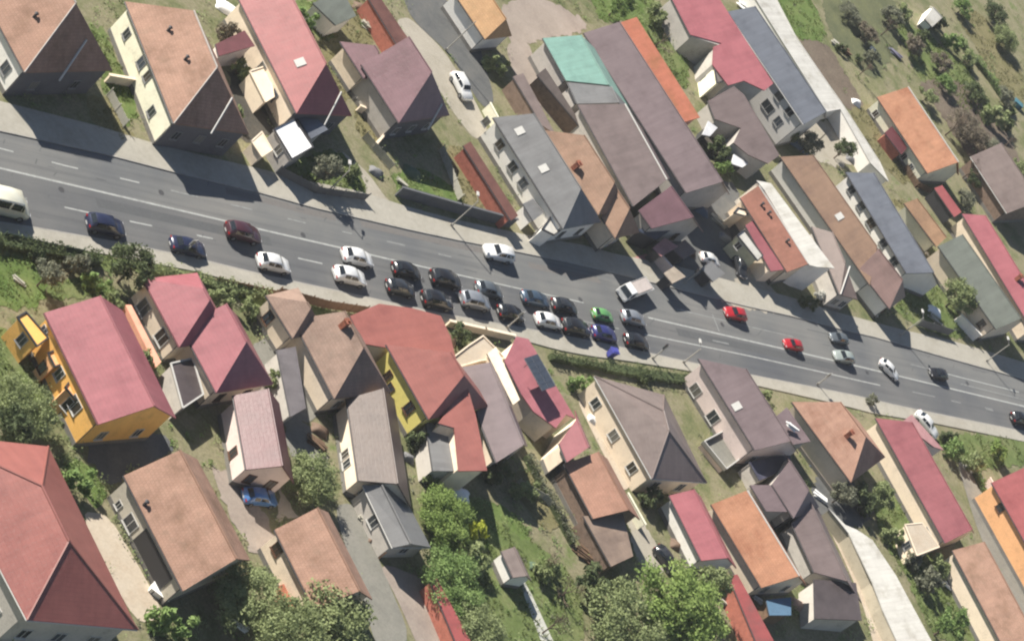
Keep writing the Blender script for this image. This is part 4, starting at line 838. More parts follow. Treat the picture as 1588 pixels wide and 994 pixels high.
hipped('grey brown hipped house with a pale lit back slope and a white eave line', [(922, 583), (1030, 612), (1096, 748), (1011, 742)], [(1029, 637), (1037, 668)], BRW2, W_CREAM, 3.6, 6.4, over=0.35)
house('brown roofed house with a pale pink two windowed side wall next to the street', (1083, 556), (1171, 698), (1157, 572), (1227, 684), LILC, W_PINK, he=4.2, hip2=False, pitch=34, cap=None, wins=[(('x', 510, 180), 1.5, 1.5), (('x', 605, 345), 1.5, 1.7)], lights=[('x', 765, 265)], fw=2)
flatroof('pale open terrace with low white walls beside the pink walled house', L('x', 560, 480, 690, 640, 800, 560, 710, 400), 0.9, GRYC, W_PINK, name='terrace', cat='terrace', edge=WHITE, parapet=0.5)
lean('lilac grey porch roof with white clutter right of the brown street roof', ('x', 1000, 320), ('x', 1090, 490), ('x', 1060, 270), ('x', 1200, 470), LILC, W_GREY, he=3.0, pitch=12, name='porch', cat='porch')
lean('small mauve roof below the dark courtyard', ('x', 845, 725), ('x', 940, 880), ('x', 965, 725), ('x', 1062, 882), LILC, W_GREY, he=2.8, pitch=14)
house('mauve pointed roof beside the small mauve shed', ('x', 972, 722), ('x', 1100, 920), ('x', 1085, 580), ('x', 1182, 760), LILC, W_GREY, he=3.6, pitch=32, hip2=True, cap=None)
lean('blue grey shaded courtyard roof behind the brown street roof', ('x', 840, 590), ('x', 900, 700), ('x', 1080, 540), ('x', 1080, 620), roofmat('navy_roof', (92, 92, 112), 'seam'), W_GREY, he=2.4, pitch=6)  # blue grey colour paints the shade lying over this court
house('salmon tiled house with zigzag shadow beside the street bend', (1228, 623), (1320, 748), (1296, 628), (1350, 672), roofmat('salmon_tiles', (222, 176, 152), 'tile', (204, 152, 128)), W_CREAM, he=3.6, hip2=True, pitch=26, chim=[('x', 1410, 440)], cap=None)
house('long rose red roof of the house by the parked white car', (1358, 648), (1466, 842), (1408, 655), (1514, 820), ROSE, W_CREAM, he=3.4, pitch=30, cap=None, wins=[(('z', 1010, 350), 1.3, 1.5)])
lean('pale pink roof slope between the rose red roof and the parked white car', ('o', 870, 735), ('o', 1060, 880), ('o', 930, 690), ('o', 1120, 900), roofmat('pale_pink_roof', (232, 178, 178), 'pan', (222, 164, 164)), W_WHITE, he=3.6, pitch=14, name='lean_to', cat='lean-to')
flatroof('cream garden house with one dark window left of the long rose red roof', L('z', 890, 300, 960, 480, 1090, 430, 990, 290), 2.6, CREM, W_CREAM, name='garden_house', cat='garden house', wins=[(('z', 1010, 350), 1.0, 1.2)], parapet=.05, edge=W_CREAM)
house('sun bleached tan roof in the bottom right corner', (1477, 853), (1560, 1010), (1523, 840), (1620, 1010), TAN, W_CREAM, he=3.4, pitch=28, cap=None)
house('apricot walled house at the right edge below the street', (1538, 748), (1640, 930), (1600, 720), (1700, 900), RED, W_ORG2, he=4.2, pitch=30, cap=None, wins=[(('z', 1540, 140), 1.2, 1.4)])
house('red roofed shed left of the orange tiled roof near the bottom', (1038, 768), (1088, 869), (1068, 759), (1137, 864), PINK, W_WHITE, he=2.6, pitch=28, cap=None)
house('orange tiled house with a white gable edge near the bottom', (1103, 782), (1181, 911), (1159, 760), (1239, 893), ORNG, W_CREAM, he=3.0, pitch=30, cap=WHITE, fw=2)
house('brown sheet roofed house left of the long white tunnel', (1228, 811), (1263, 887), (1249, 778), (1322, 901), BRWN, W_GREY, he=2.8, pitch=28, cap=None)
lean('dark brown low roof at the bottom beside the white tunnel', ('y', 1220, 845), ('y', 1300, 960), ('y', 1220, 630), ('y', 1470, 640), DKBR, W_GREY, he=2.6, pitch=8, poly=L('y', 1220, 620, 1225, 850, 1500, 860, 1465, 640))
lean('blue tarpaulin canopy below the orange tiled roof', ('y', 940, 740), ('y', 960, 830), ('y', 1085, 725), ('y', 1085, 830), paint('blue_tarp', (104, 140, 170), var=.1), WOOD, he=2.2, pitch=6, name='canopy', cat='canopy')
lean('narrow red roofed row running off the bottom edge', ('y', 720, 600), ('y', 880, 983), ('y', 770, 590), ('y', 985, 983), roofmat('worn_red_roof', (186, 100, 98), 'pan', (160, 112, 108)), W_BRK, he=2.4, pitch=14, name='shed_row', cat='shed')
hipped('long grey metal roof with a seam ridge and dark end near the bottom', [(563, 752), (624, 764), (668, 848), (609, 849)], [(592, 752), (637, 843)], GREY, W_GREY, 2.6, 4.0, over=0.3, hips=(False, False), name='warehouse', cat='warehouse')
lean('red roofed wall strip beside the bottom driveway', ('s', 1310, 620), ('s', 1470, 1000), ('s', 1345, 600), ('s', 1560, 1000), roofmat('worn_red_roof', (186, 100, 98), 'pan'), W_BRK, he=2.0, pitch=14, name='shed_row', cat='shed')
house('tiny white walled hut with a brown roof among the gardens', ('w', 520, 455), ('w', 590, 610), ('w', 600, 430), ('w', 665, 600), BRW2, W_WHITE, he=2.2, pitch=30, cap=None, over=.2, name='hut', cat='hut')
lean('white plastic covered slope of the long tunnel near the bottom right', ('z', 560, 320), ('z', 880, 1000), ('z', 690, 370), ('z', 1060, 1000), WHTR, paint('cream_tunnel', (226, 214, 190)), he=2.2, pitch=14, poly=L('z', 440, 200, 560, 350, 700, 640, 760, 800, 880, 1060, 1090, 1060, 980, 860, 840, 600, 700, 390, 610, 330, 540, 300), name='tunnel', cat='tunnel')
patch('path', L('z', 410, 260, 470, 230, 560, 350, 700, 650, 880, 1060, 720, 1060, 640, 760, 520, 480), CREM)
# ------------------------------------------------------------------ vehicles
RUB = paint('tyre_rubber', (58, 58, 60), var=.05)
RIM = paint('wheel_rim', (176, 178, 182), var=.05, rough=.35, metal=.6)
HLAMP = paint('headlamp_glass', (244, 244, 246), var=.02, rough=.1)
TLAMP = paint('tail_lamp', (190, 40, 36), var=.03, rough=.2)
PLATE = paint('number_plate', (236, 236, 232), var=.02)
def loft(stations, scale=1.0):
    """stations: x, half width, bottom z, belt z, roof half width, roof z -> rings of points"""
    rings = []
    for x, hw, zb, zh, rw, zr in stations:
        half = [(hw * .84, zb), (hw * .98, zb + .12), (hw, (zb + zh) * .52), (hw * .965, zh), (rw * 1.0, zr - .05), (rw * .86, zr), (0, zr + .025)]
        rings.append([Vector((x, -y, z)) for y, z in half] + [Vector((x, y, z)) for y, z in half[-2::-1]])
    return rings
CARS = dict(
    hatch=dict(w=.87, wb=(1.28, -1.25), wr=.31, st=[(2.05, .6, .36, .56, .54, .58), (1.93, .78, .2, .7, .7, .73), (1.3, .86, .18, .88, .76, .91), (.92, .87, .18, .96, .78, .98), (.3, .87, .18, .98, .62, 1.42), (-.5, .87, .18, .99, .63, 1.48), (-1.3, .86, .18, 1.0, .59, 1.43), (-1.85, .82, .2, 1.0, .62, 1.05), (-2.0, .78, .24, .82, .68, .86), (-2.06, .6, .4, .62, .56, .64)], g=(3, 4, 6, 7)),
    sedan=dict(w=.88, wb=(1.4, -1.35), wr=.32, st=[(2.28, .6, .36, .54, .54, .56), (2.15, .8, .2, .68, .7, .71), (1.4, .88, .18, .86, .78, .89), (.95, .89, .18, .93, .8, .95), (.3, .89, .18, .95, .62, 1.4), (-.5, .89, .18, .96, .63, 1.45), (-1.1, .88, .18, .97, .59, 1.4), (-1.7, .87, .18, .98, .72, 1.0), (-2.1, .82, .22, .95, .72, .97), (-2.26, .62, .4, .68, .58, .7)], g=(3, 4, 6, 7)),
    suv=dict(w=.93, wb=(1.38, -1.36), wr=.36, st=[(2.25, .68, .44, .72, .6, .75), (2.12, .86, .28, .88, .76, .92), (1.4, .93, .25, 1.06, .82, 1.1), (1.02, .94, .25, 1.12, .84, 1.15), (.45, .94, .25, 1.14, .7, 1.64), (-.5, .94, .25, 1.15, .71, 1.7), (-1.7, .93, .25, 1.16, .67, 1.66), (-2.1, .9, .28, 1.14, .7, 1.18), (-2.2, .86, .32, .98, .74, 1.02), (-2.25, .7, .46, .72, .62, .76)], g=(3, 4, 6, 7)),
    van=dict(w=.99, wb=(1.75, -1.7), wr=.34, st=[(2.6, .72, .4, .74, .66, .78), (2.48, .9, .26, .95, .82, .99), (2.1, .97, .25, 1.12, .88, 1.16), (1.95, .98, .25, 1.2, .88, 1.24), (1.3, .99, .25, 1.24, .82, 2.1), (.2, .99, .25, 1.25, .83, 2.2), (-2.3, .99, .25, 1.25, .82, 2.18), (-2.5, .98, .26, 1.25, .84, 1.35), (-2.56, .95, .3, 1.0, .82, 1.04), (-2.6, .8, .42, .8, .7, .84)], g=(3, 4, 6, 7)))
PROTO = {}
def car_meshes(kind):
    if kind in PROTO: return PROTO[kind]
    k = CARS[kind]; rings = loft(k['st']); out = {}
    def mesh(name, fn, smooth=True):
        b = MB(); fn(b); me = bpy.data.meshes.new(name); me.from_pydata(b.v, [], b.f)
        if smooth: me.polygons.foreach_set('use_smooth', [True] * len(me.polygons))
        me.materials.append(None); return me
    vs_ = [v for r in rings for v in r]; n = len(rings[0]); fs = []
    for i in range(len(rings) - 1):
        for j in range(n - 1): fs.append((i * n + j, i * n + j + 1, (i + 1) * n + j + 1, (i + 1) * n + j))
        fs.append((i * n + n - 1, i * n, (i + 1) * n, (i + 1) * n + n - 1))
    fs.append(tuple(range(n))[::-1]); fs.append(tuple((len(rings) - 1) * n + j for j in range(n)))
    me = bpy.data.meshes.new('body'); me.from_pydata(vs_, [], fs); me.polygons.foreach_set('use_smooth', [True] * len(me.polygons)); me.materials.append(None); me.update()
    out['body'] = me
    a, b, c, d = k['g']
    def strip_(i, j, lo, hi, out_):
        p = []
        r0, r1 = rings[i], rings[j]
        return p
    def lerp(p, q_, t): return p * (1 - t) + q_ * t
    def wind(i, j, up):
        r0, r1 = rings[i], rings[j]
        def f(m):
            A, B = lerp(r0[5], r1[5], .1), lerp(r0[5], r1[5], .93); D, E_ = lerp(r0[7], r1[7], .1), lerp(r0[7], r1[7], .93)
            M0, M1 = lerp(r0[6], r1[6], .1), lerp(r0[6], r1[6], .93)
            u = Vector((up * .02, 0, .02))
            m.face([A + u, M0 + u, M1 + u, B + u]); m.face([M0 + u, D + u, E_ + u, M1 + u])
        return f
    out['windshield'] = mesh('windshield', wind(a, b, 1)); out['rear_window'] = mesh('rear_window', wind(d, c, -1))
    def side(s_, i, j, t0, t1):
        def f(m):
            lo, hi = (3, 4) if s_ < 0 else (9, 8)
            def pt(t, h):
                L_ = lerp(rings[i][lo], rings[j][lo], t); U_ = lerp(rings[i][hi], rings[j][hi], t); return lerp(L_, U_, h) + Vector((0, s_ * .014, .004))
            m.face([pt(t0, .1), pt(t1, .1), pt(t1, .9), pt(t0, .9)])
        return f
    out['side_window'] = [mesh('side_window', side(s_, i, j, t0, t1), False) for s_ in (-1, 1) for (i, j, t0, t1) in ((b, b + 1, .02, .93), (b + 1, c, .05, .93), (a, b, .62, .97))]
    wr = k['wr']
    def wheel(m): m.tube((0, -.1, 0), (0, .1, 0), wr, wr, 14)
    def rim(m): m.tube((0, -.112, 0), (0, .112, 0), wr * .62, wr * .62, 10)
    out['wheel'] = mesh('wheel', wheel, False); out['rim'] = mesh('rim', rim, False)
    f0, w0 = k['st'][1], k['w']
    def lamp(m): m.box((0, 0, 0), (.06, 0, 0), (0, .16, 0), (0, 0, .07))
    out['lamp'] = mesh('lamp', lamp, False)
    def plate(m): m.box((0, 0, 0), (.015, 0, 0), (0, .26, 0), (0, 0, .055))
    out['plate'] = mesh('plate', plate, False)
    PROTO[kind] = out; return out
def inst(name, me, mat, parent, loc=(0, 0, 0)):
    o = bpy.data.objects.new(name, me); C.objects.link(o); o.parent = parent; o.location = loc
    o.material_slots[0].link = 'OBJECT'; o.material_slots[0].material = mat; return o
def heading(pt, dirpx):
    x, y = px(pt)
    if dirpx is None:
        a, b = P((x - 15, interp(CEN, x - 15))), P((x + 15, interp(CEN, x + 15)))
    else: a, b = P((x - dirpx[0] * 10, y - dirpx[1] * 10)), P((x + dirpx[0] * 10, y + dirpx[1] * 10))
    d = b - a; return math.atan2(d.y, d.x)
def car(label, pt, paintm, kind='hatch', dirpx=None, back=False, cat='car', group=None, z=0.012, s=1.0, roofm=None):
    k = CARS[kind]; M = car_meshes(kind)
    c = P(pt, 0.7)
    root = empty('van' if kind == 'van' else 'car', (c.x, c.y, z), label, cat, group)
    root.rotation_euler = (0, 0, heading(pt, dirpx) + (math.pi if back else 0)); root.scale = (s, s, s)
    inst('body', M['body'], paintm, root)
    inst('windshield', M['windshield'], CARGLASS, root); inst('rear_window', M['rear_window'], CARGLASS, root)
    for w_ in M['side_window']: inst('side_window', w_, CARGLASS, root)
    for x in k['wb']:
        for sy in (-1, 1):
            w_ = inst('wheel', M['wheel'], RUB, root, (x, sy * (k['w'] - .08), k['wr'])); inst('rim', M['rim'], RIM, w_)
    s0, s1 = k['st'][1], k['st'][-2]
    for sy in (-1, 1):
        inst('headlight', M['lamp'], HLAMP, root, (s0[0] + .02, sy * (s0[1] - .2), s0[3] - .08)); inst('tail_light', M['lamp'], TLAMP, root, (s1[0] - .02, sy * (s1[1] - .16), s1[3] - .1))
    inst('number_plate', M['plate'], PLATE, root, (k['st'][0][0] + .02, 0, .45)); inst('number_plate', M['plate'], PLATE, root, (k['st'][-1][0] - .02, 0, .55))
    return root
CP = dict(white=carpaint('paint_white', (240, 240, 238), .8), black=carpaint('paint_black', (44, 44, 48)), navy=carpaint('paint_navy', (46, 52, 82)), maroon=carpaint('paint_maroon', (86, 50, 60)),
          silver=carpaint('paint_silver', (190, 194, 200), .6, .5), grey=carpaint('paint_grey', (132, 140, 146), .55, .4), blue=carpaint('paint_blue_grey', (92, 112, 132), .55, .35), green=carpaint('paint_green', (128, 196, 120), .55),
          red=carpaint('paint_red', (206, 44, 54)), royal=carpaint('paint_royal_blue', (62, 66, 130)), yellow=carpaint('paint_cream_yellow', (240, 238, 218), .75), dgrey=carpaint('paint_charcoal', (62, 64, 68)), pale=carpaint('paint_pale_green_grey', (196, 206, 200), .6, .3), sky=carpaint('paint_bright_blue', (96, 146, 214), .6))
Q = 'cars queuing at the lights'
car('cream yellow minibus cut off by the left edge of the street', (2, 318), CP['yellow'], 'van', cat='minibus', s=1.15)
car('dark navy hatchback alone near the left end of the lower lanes', (164, 350), CP['navy'], 'suv')
car('navy car beside the small roadside sign with a white plate', (292, 382), CP['navy'], 'sedan')
car('maroon car on the centre line side of the left half of the street', (377, 361), CP['maroon'], 'suv')
car('white car following a gap behind the two white cars side by side', (425, 408), CP['white'], 'hatch', s=1.05)
car('white car of the side by side pair, nearer the centre line', (555, 399), CP['white'], 'hatch', s=1.05)
car('white car of the side by side pair, nearer the lower pavement', (543, 428), CP['white'], 'hatch', s=1.08)
car('black car right after the pair of white cars, on the centre line side', (631, 419), CP['black'], 'hatch', group=Q)
car('charcoal car at the lower kerb just right of the pair of white cars', (622, 446), CP['dgrey'], 'hatch', group=Q)
car('black suv second behind the pair of white cars on the centre line side', (691, 433), CP['black'], 'suv', group=Q)
car('black car at the lower kerb left of the silver suv', (678, 466), CP['black'], 'suv', group=Q)
car('grey car beside the silver suv on the centre line side', (759, 449), CP['grey'], 'hatch', group=Q)
car('silver suv in the queue near the lower kerb', (737, 467), CP['silver'], 'suv', group=Q)
car('black car behind the roadside pole at the lower kerb', (793, 485), CP['black'], 'hatch', group=Q)
car('blue grey car in the middle of the queue', (831, 463), CP['blue'], 'sedan', group=Q)
car('white silver car in the queue at the lower kerb', (851, 497), CP['white'], 'hatch', group=Q)
car('dark car between the blue grey car and the green car', (876, 474), CP['dgrey'], 'hatch', group=Q)
car('black suv at the lower kerb behind the royal blue car', (893, 508), CP['black'], 'suv', group=Q)
car('small bright green car near the head of the queue', (936, 488), CP['green'], 'hatch', s=.85, group=Q)
car('royal blue car beside the blue bins at the lower kerb', (938, 517), CP['royal'], 'hatch', group=Q)
car('silver car below the white pickup truck', (983, 493), CP['silver'], 'hatch', group=Q)
car('black car first of the lower lane at the head of the queue', (988, 529), CP['black'], 'hatch', group=Q)
car('white suv alone in the upper lanes beside the pavement', (773, 393), CP['white'], 'suv', back=True)
car('bright red car parked half on the upper pavement', (1141, 486), CP['red'], 'hatch', back=True, s=.95)
car('red car in the upper lanes right of the parked red car', (1231, 534), CP['red'], 'hatch', back=True, s=.85)
car('grey car in the shade beside the pale green grey car', (1302, 524), CP['grey'], 'hatch', back=True, s=.85)
car('pale green grey car in the upper lanes at the right', (1309, 553), CP['pale'], 'hatch', back=True, s=.95)
car('white car standing slantwise across the centre line', (1380, 572), CP['white'], 'hatch', dirpx=(.72, .69), s=.88)
car('black car in the upper lanes near the right end of the street', (1456, 579), CP['black'], 'hatch', back=True, s=.88)
car('white estate car parked slantwise beside the rose red roof', (1437, 658), CP['white'], 'sedan', dirpx=(.64, .77), z=.14)
car('black car at the right edge of the street by the lower pavement', (1583, 650), CP['black'], 'suv', s=.95)
car('white car parked in the concrete alley between the hip roofs', (716, 134), CP['white'], 'suv', dirpx=(.45, .89), s=.95)
car('bright blue car in the shaded yard below the long dusty red roof', (404, 770), CP['sky'], 'hatch', dirpx=(.95, .1))
car('long white van beside the orange tan roof at the top edge', (738, 34), CP['white'], 'van', dirpx=(.52, .85))
car('dark car parked in the pale yard of the beige concrete court', (1034, 867), CP['dgrey'], 'hatch', dirpx=(.6, .8), s=.95)
car('charcoal car parked in the beige court below the terracotta house', (1149, 413), CP['dgrey'], 'hatch', dirpx=(.3, .95), s=.92)
car('white car parked on the beige court below the plum roof', (1102, 401), CP['white'], 'hatch', dirpx=(.95, .3), s=.85)
# white flatbed truck turning out of the side street
c_ = P((985, 449), 1.0); tr = empty('truck', (c_.x, c_.y, 0.012), 'white flatbed truck turning into the street beside the pink paving', 'truck')
tr.rotation_euler = (0, 0, heading((985, 449), (-.93, .36)))
def tpart(name, mat, *boxes, parent=tr):
    b = MB()
    for (c, h) in boxes: b.box(c, (h[0], 0, 0), (0, h[1], 0), (0, 0, h[2]))
    me = bpy.data.meshes.new(name); me.from_pydata(b.v, [], b.f); me.materials.append(mat)
    o = bpy.data.objects.new(name, me); C.objects.link(o); o.parent = parent
    md = o.modifiers.new('bevel', 'BEVEL'); md.width = .06; md.segments = 2; return o
tpart('chassis', DARKM, ((0, 0, .62), (3.2, .4, .12)))
cabm = [(3.3, -.95, .5), (3.3, .95, .5), (3.25, -.97, 1.25), (3.25, .97, 1.25), (2.95, -.85, 2.1), (2.95, .85, 2.1), (1.7, -.85, 2.15), (1.7, .85, 2.15), (1.65, -.97, 1.25), (1.65, .97, 1.25), (1.65, -.95, .5), (1.65, .95, .5)]
me = bpy.data.meshes.new('cab'); me.from_pydata(cabm, [], [(0, 2, 3, 1), (2, 4, 5, 3), (4, 6, 7, 5), (6, 8, 9, 7), (8, 10, 11, 9), (0, 1, 11, 10), (0, 10, 8, 2), (2, 8, 6, 4), (1, 3, 9, 11), (3, 5, 7, 9)])
me.materials.append(CP['white']); cab = bpy.data.objects.new('cab', me); C.objects.link(cab); cab.parent = tr
md = cab.modifiers.new('bevel', 'BEVEL'); md.width = .09; md.segments = 3
b = MB(); b.face([(3.28, -.86, 1.3), (3.28, .86, 1.3), (3.02, .78, 2.02), (3.02, -.78, 2.02)]); me = bpy.data.meshes.new('windshield'); me.from_pydata(b.v, [], b.f); me.materials.append(CARGLASS)
o_ = bpy.data.objects.new('windshield', me); C.objects.link(o_); o_.parent = tr
for s_ in (-1, 1):
    b = MB(); b.face([(3.05, s_ * .99, 1.32), (1.95, s_ * .99, 1.32), (1.98, s_ * .89, 2.0), (2.85, s_ * .89, 2.0)]); me = bpy.data.meshes.new('side_window'); me.from_pydata(b.v, [], b.f); me.materials.append(CARGLASS)
    o_ = bpy.data.objects.new('side_window', me); C.objects.link(o_); o_.parent = tr
    tpart('headlight', HLAMP, ((3.31, s_ * .7, .8), (.03, .15, .08)))
tpart('bed', CP['white'], ((-.85, 0, 1.0), (2.35, 1.0, .07)))
for s_ in (-1, 1): tpart('side_board', CP['white'], ((-.85, s_ * .98, 1.25), (2.35, .03, .2)))
tpart('tail_board', CP['white'], ((-3.18, 0, 1.25), (.03, .95, .2))); tpart('head_board', WHITE, ((1.48, 0, 1.5), (.03, .95, .45)))
tpart('load', paint('pale_load', (226, 214, 208), var=.1), ((-.9, 0, 1.3), (2.1, .85, .2)))
for x in (2.4, -2.0):
    for s_ in (-1, 1):
        b = MB(); b.tube((x, s_ * .72, .42), (x, s_ * .98, .42), .42, .42, 14); me = bpy.data.meshes.new('wheel'); me.from_pydata(b.v, [], b.f); me.materials.append(RUB)
        o_ = bpy.data.objects.new('wheel', me); C.objects.link(o_); o_.parent = tr
# ------------------------------------------------------------------ trees, shrubs and hedges
BARK = paint('bark', (112, 96, 82), var=.2, scale=3)
def crown_mesh(seed, lobes=24, per=95, leaf=.085, squash=.8, openness=.9):
    r = random.Random(seed); v = []; f = []
    for _ in range(lobes):
        while True:
            c = Vector((r.uniform(-1, 1), r.uniform(-1, 1), r.uniform(-1, 1)))
            if .2 < c.length < .95: break
        c = Vector((c.x * (1 + .25 * math.sin(seed)), c.y * (1 - .2 * math.sin(seed * 2)), c.z * squash)); rad = r.uniform(.12, .38)
        for _ in range(int(per * rad / .3)):
            d = Vector((r.gauss(0, 1), r.gauss(0, 1), r.gauss(0, 1) + .25)).normalized()
            p = c + d * rad * r.uniform(.2, 1.2) ** openness
            a = Vector((r.gauss(0, 1), r.gauss(0, 1), r.gauss(0, 1))).normalized(); nn = (d + a * .9).normalized()
            t = nn.orthogonal().normalized(); t = (t * math.cos(a.x * 3) + nn.cross(t) * math.sin(a.x * 3)); s_ = nn.cross(t); L_ = leaf * r.uniform(.6, 1.5)
            k = len(v); v += [p - t * L_, p + s_ * L_ * .55, p + t * L_, p - s_ * L_ * .55]; f.append((k, k + 1, k + 2, k + 3))
    me = bpy.data.meshes.new('crown'); me.from_pydata(v, [], f); me.materials.append(None); me.update(); return me
CROWN = [crown_mesh(s, 30, 120, .07) for s in (1, 2, 3, 4, 5)]
BIGC = [crown_mesh(s, 80, 190, .04) for s in (21, 22)]
SHRUB = [crown_mesh(s, 14, 80, .12, .7) for s in (11, 12, 13)]
def trunk_mesh(seed):
    r = random.Random(seed); b = MB()
    b.tube((0, 0, 0), (.02, .01, .5), .05, .038, 7); b.tube((.02, .01, .5), (0, .03, .9), .038, .02, 6)
    for i in range(7):
        a = i * 2.4 + r.random(); z = .42 + .06 * i; L_ = r.uniform(.3, .55)
        e = Vector((math.cos(a) * L_, math.sin(a) * L_, z + .3)); b.tube((0.01, .01, z), e, .022, .008, 5)
        b.tube(e, e + Vector((r.uniform(-.2, .2), r.uniform(-.2, .2), .2)), .008, .003, 4)
    me = bpy.data.meshes.new('trunk'); me.from_pydata(b.v, [], b.f); me.materials.append(BARK); return me
TRUNK = [trunk_mesh(s) for s in (1, 2)]
def bare_mesh(seed):
    r = random.Random(seed); tr_ = MB(); tw = MB()
    def grow(p, d, L_, rad, lev):
        q_ = p + d * L_
        (tr_ if lev < 2 else tw).tube(p, q_, rad, rad * .65, 5 if lev < 2 else 3, cap=False)
        if lev == 5: return
        for i in range(3 if lev < 4 else 3):
            nd = (d + Vector((r.gauss(0, .55), r.gauss(0, .55), r.gauss(.12, .3)))).normalized()
            grow(p + d * L_ * r.uniform(.55, 1), nd, L_ * r.uniform(.6, .85), rad * .58, lev + 1)
    grow(Vector((0, 0, 0)), Vector((0, 0, 1)), .42, .035, 0)
    out = []
    for nm, b in (('trunk', tr_), ('crown', tw)):
        me = bpy.data.meshes.new(nm); me.from_pydata(b.v, [], b.f); me.materials.append(None); out.append(me)
    return out
BARE = [bare_mesh(s) for s in (3, 4)]
LF = dict(green=leafmat('leaf_green', (0.098, 0.156, 0.046), (0.178, 0.262, 0.085), (0.264, 0.353, 0.132)),
          dark=leafmat('leaf_dark', (0.055, 0.077, 0.037), (0.09, 0.116, 0.052), (0.137, 0.16, 0.076)),
          olive=leafmat('leaf_olive', (0.138, 0.167, 0.075), (0.222, 0.262, 0.117), (0.312, 0.353, 0.175)),
          bright=leafmat('leaf_bright', (0.113, 0.174, 0.044), (0.197, 0.272, 0.078), (0.284, 0.366, 0.115)),
          yellow=leafmat('leaf_yellow', (0.24, 0.285, 0.03), (0.378, 0.419, 0.054), (0.45, 0.45, 0.1)),
          grey=leafmat('leaf_grey', (0.11, 0.12, 0.083), (0.182, 0.189, 0.132), (0.26, 0.26, 0.183)),
          brown=leafmat('leaf_brown', (0.11, 0.091, 0.065), (0.182, 0.156, 0.116), (0.26, 0.221, 0.152)),
          blossom=leafmat('blossom', (.4, .4, .36), (.6, .6, .56), (.75, .74, .7)))
TWIG = paint('twigs', (140, 122, 104), var=.15)
_t = [0]
def tree(label, pt, rpx, leaf, h=None, name='tree', cat='tree', group=None, flatten=1.0):
    """pt: where the middle of the crown shows, rpx: its radius in the picture"""
    _t[0] += 1; i = _t[0]
    R = rpx / 13.0
    hc = h if h is not None else R * 1.25
    c = P(pt, hc)
    root = empty(name, (c.x, c.y, 0), label, cat, group)
    o = bpy.data.objects.new('crown', BIGC[i % 2] if rpx > 35 else CROWN[i % 5]); C.objects.link(o); o.parent = root; o.location = (0, 0, hc); o.scale = (R, R, R * flatten); o.rotation_euler = (0, 0, i * 1.7)
    o.material_slots[0].link = 'OBJECT'; o.material_slots[0].material = LF[leaf]
    t = bpy.data.objects.new('trunk', TRUNK[i % 2]); C.objects.link(t); t.parent = root; s_ = hc * 1.05; t.scale = (s_, s_, s_); t.rotation_euler = (0, 0, i)
    return root
def shrub(label, pt, rpx, leaf, group=None, tall=1.0, name='shrub', cat='shrub'):
    _t[0] += 1; i = _t[0]; R = rpx / 13.0
    c = P(pt, R * .6 * tall); root = empty(name, (c.x, c.y, 0), label, cat, group)
    o = bpy.data.objects.new('foliage', SHRUB[i % 3]); C.objects.link(o); o.parent = root; o.location = (0, 0, R * .62 * tall); o.scale = (R, R, R * tall); o.rotation_euler = (0, 0, i * 2.1)
    o.material_slots[0].link = 'OBJECT'; o.material_slots[0].material = LF[leaf]
    b = MB()
    for a in range(4):
        e = Vector((math.cos(a * 1.6) * R * .4, math.sin(a * 1.6) * R * .4, R * .7 * tall)); b.tube(c * 1.0 - Z * c.z, c - Z * c.z + e, .04, .02, 4)
    b.build('stem', BARK, root)
    return root
def bare_tree(label, pt, rpx, mat=None, group=None, leafy=None):
    _t[0] += 1; i = _t[0]; S = rpx / 13.0 * 1.05
    hc = S * .95; c = P(pt, hc); root = empty('bare_tree', (c.x, c.y, 0), label, 'tree', group)
    for me in BARE[i % 2]:
        o = bpy.data.objects.new(me.name.split('.')[0], me); C.objects.link(o); o.parent = root; o.scale = (S, S, S); o.rotation_euler = (0, 0, i * 1.3)
        o.material_slots[0].link = 'OBJECT'; o.material_slots[0].material = mat or (BARK if 'trunk' in me.name else TWIG)
    return root
def hedge(label, pts, w, h, leaf, name='hedge', cat='hedge', dens=1.0):
    r = random.Random(len(label)); q_ = [P(p_) for p_ in pts]; ctr = sum(q_, Vector()) / len(q_)
    root = empty(name, ctr, label, cat); v = []; f = []
    for a, b in zip(q_, q_[1:]):
        d = (b - a); L_ = d.length; d.normalize(); n = Vector((-d.y, d.x, 0))
        for _ in range(int(L_ * 110 * dens)):
            t = r.random() * L_; x = r.uniform(-1, 1) * w / 2; hh = h * (1 + .25 * math.sin(t * 1.3) + .15 * math.sin(t * 3.7 + 1)); z = hh * (1 - abs(r.gauss(0, .35)) % 1.0)
            p = a + d * t + n * x + Z * max(.05, z) - ctr; m_ = Vector((r.gauss(0, 1), r.gauss(0, 1), abs(r.gauss(0, 1)))).normalized(); u = m_.orthogonal().normalized(); s_ = m_.cross(u); l_ = r.uniform(.07, .16)
            k = len(v); v += [p - u * l_, p + s_ * l_ * .6, p + u * l_, p - s_ * l_ * .6]; f.append((k, k + 1, k + 2, k + 3))
    me = bpy.data.meshes.new('foliage'); me.from_pydata(v, [], f); me.materials.append(LF[leaf])
    o = bpy.data.objects.new('foliage', me); C.objects.link(o); o.parent = root
    b = MB()
    for a, b2 in zip(q_, q_[1:]):
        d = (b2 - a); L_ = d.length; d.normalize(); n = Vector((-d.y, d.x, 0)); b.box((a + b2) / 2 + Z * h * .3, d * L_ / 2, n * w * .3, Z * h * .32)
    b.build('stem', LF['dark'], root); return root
tree('dark leafy tree on the verge above the rose red pyramid roof', (208, 412), 30, 'dark', h=3.0)
tree('grey green small tree beside the lower lawn at the left', (75, 425), 22, 'grey')
shrub('low grey green bush between the two left trees by the verge', (118, 412), 20, 'grey')
tree('dense green tree left of the orange walls', (40, 628), 36, 'olive', h=2.2, flatten=.75)
tree('dark green tree above the big dusty red roof', (20, 660), 30, 'dark')
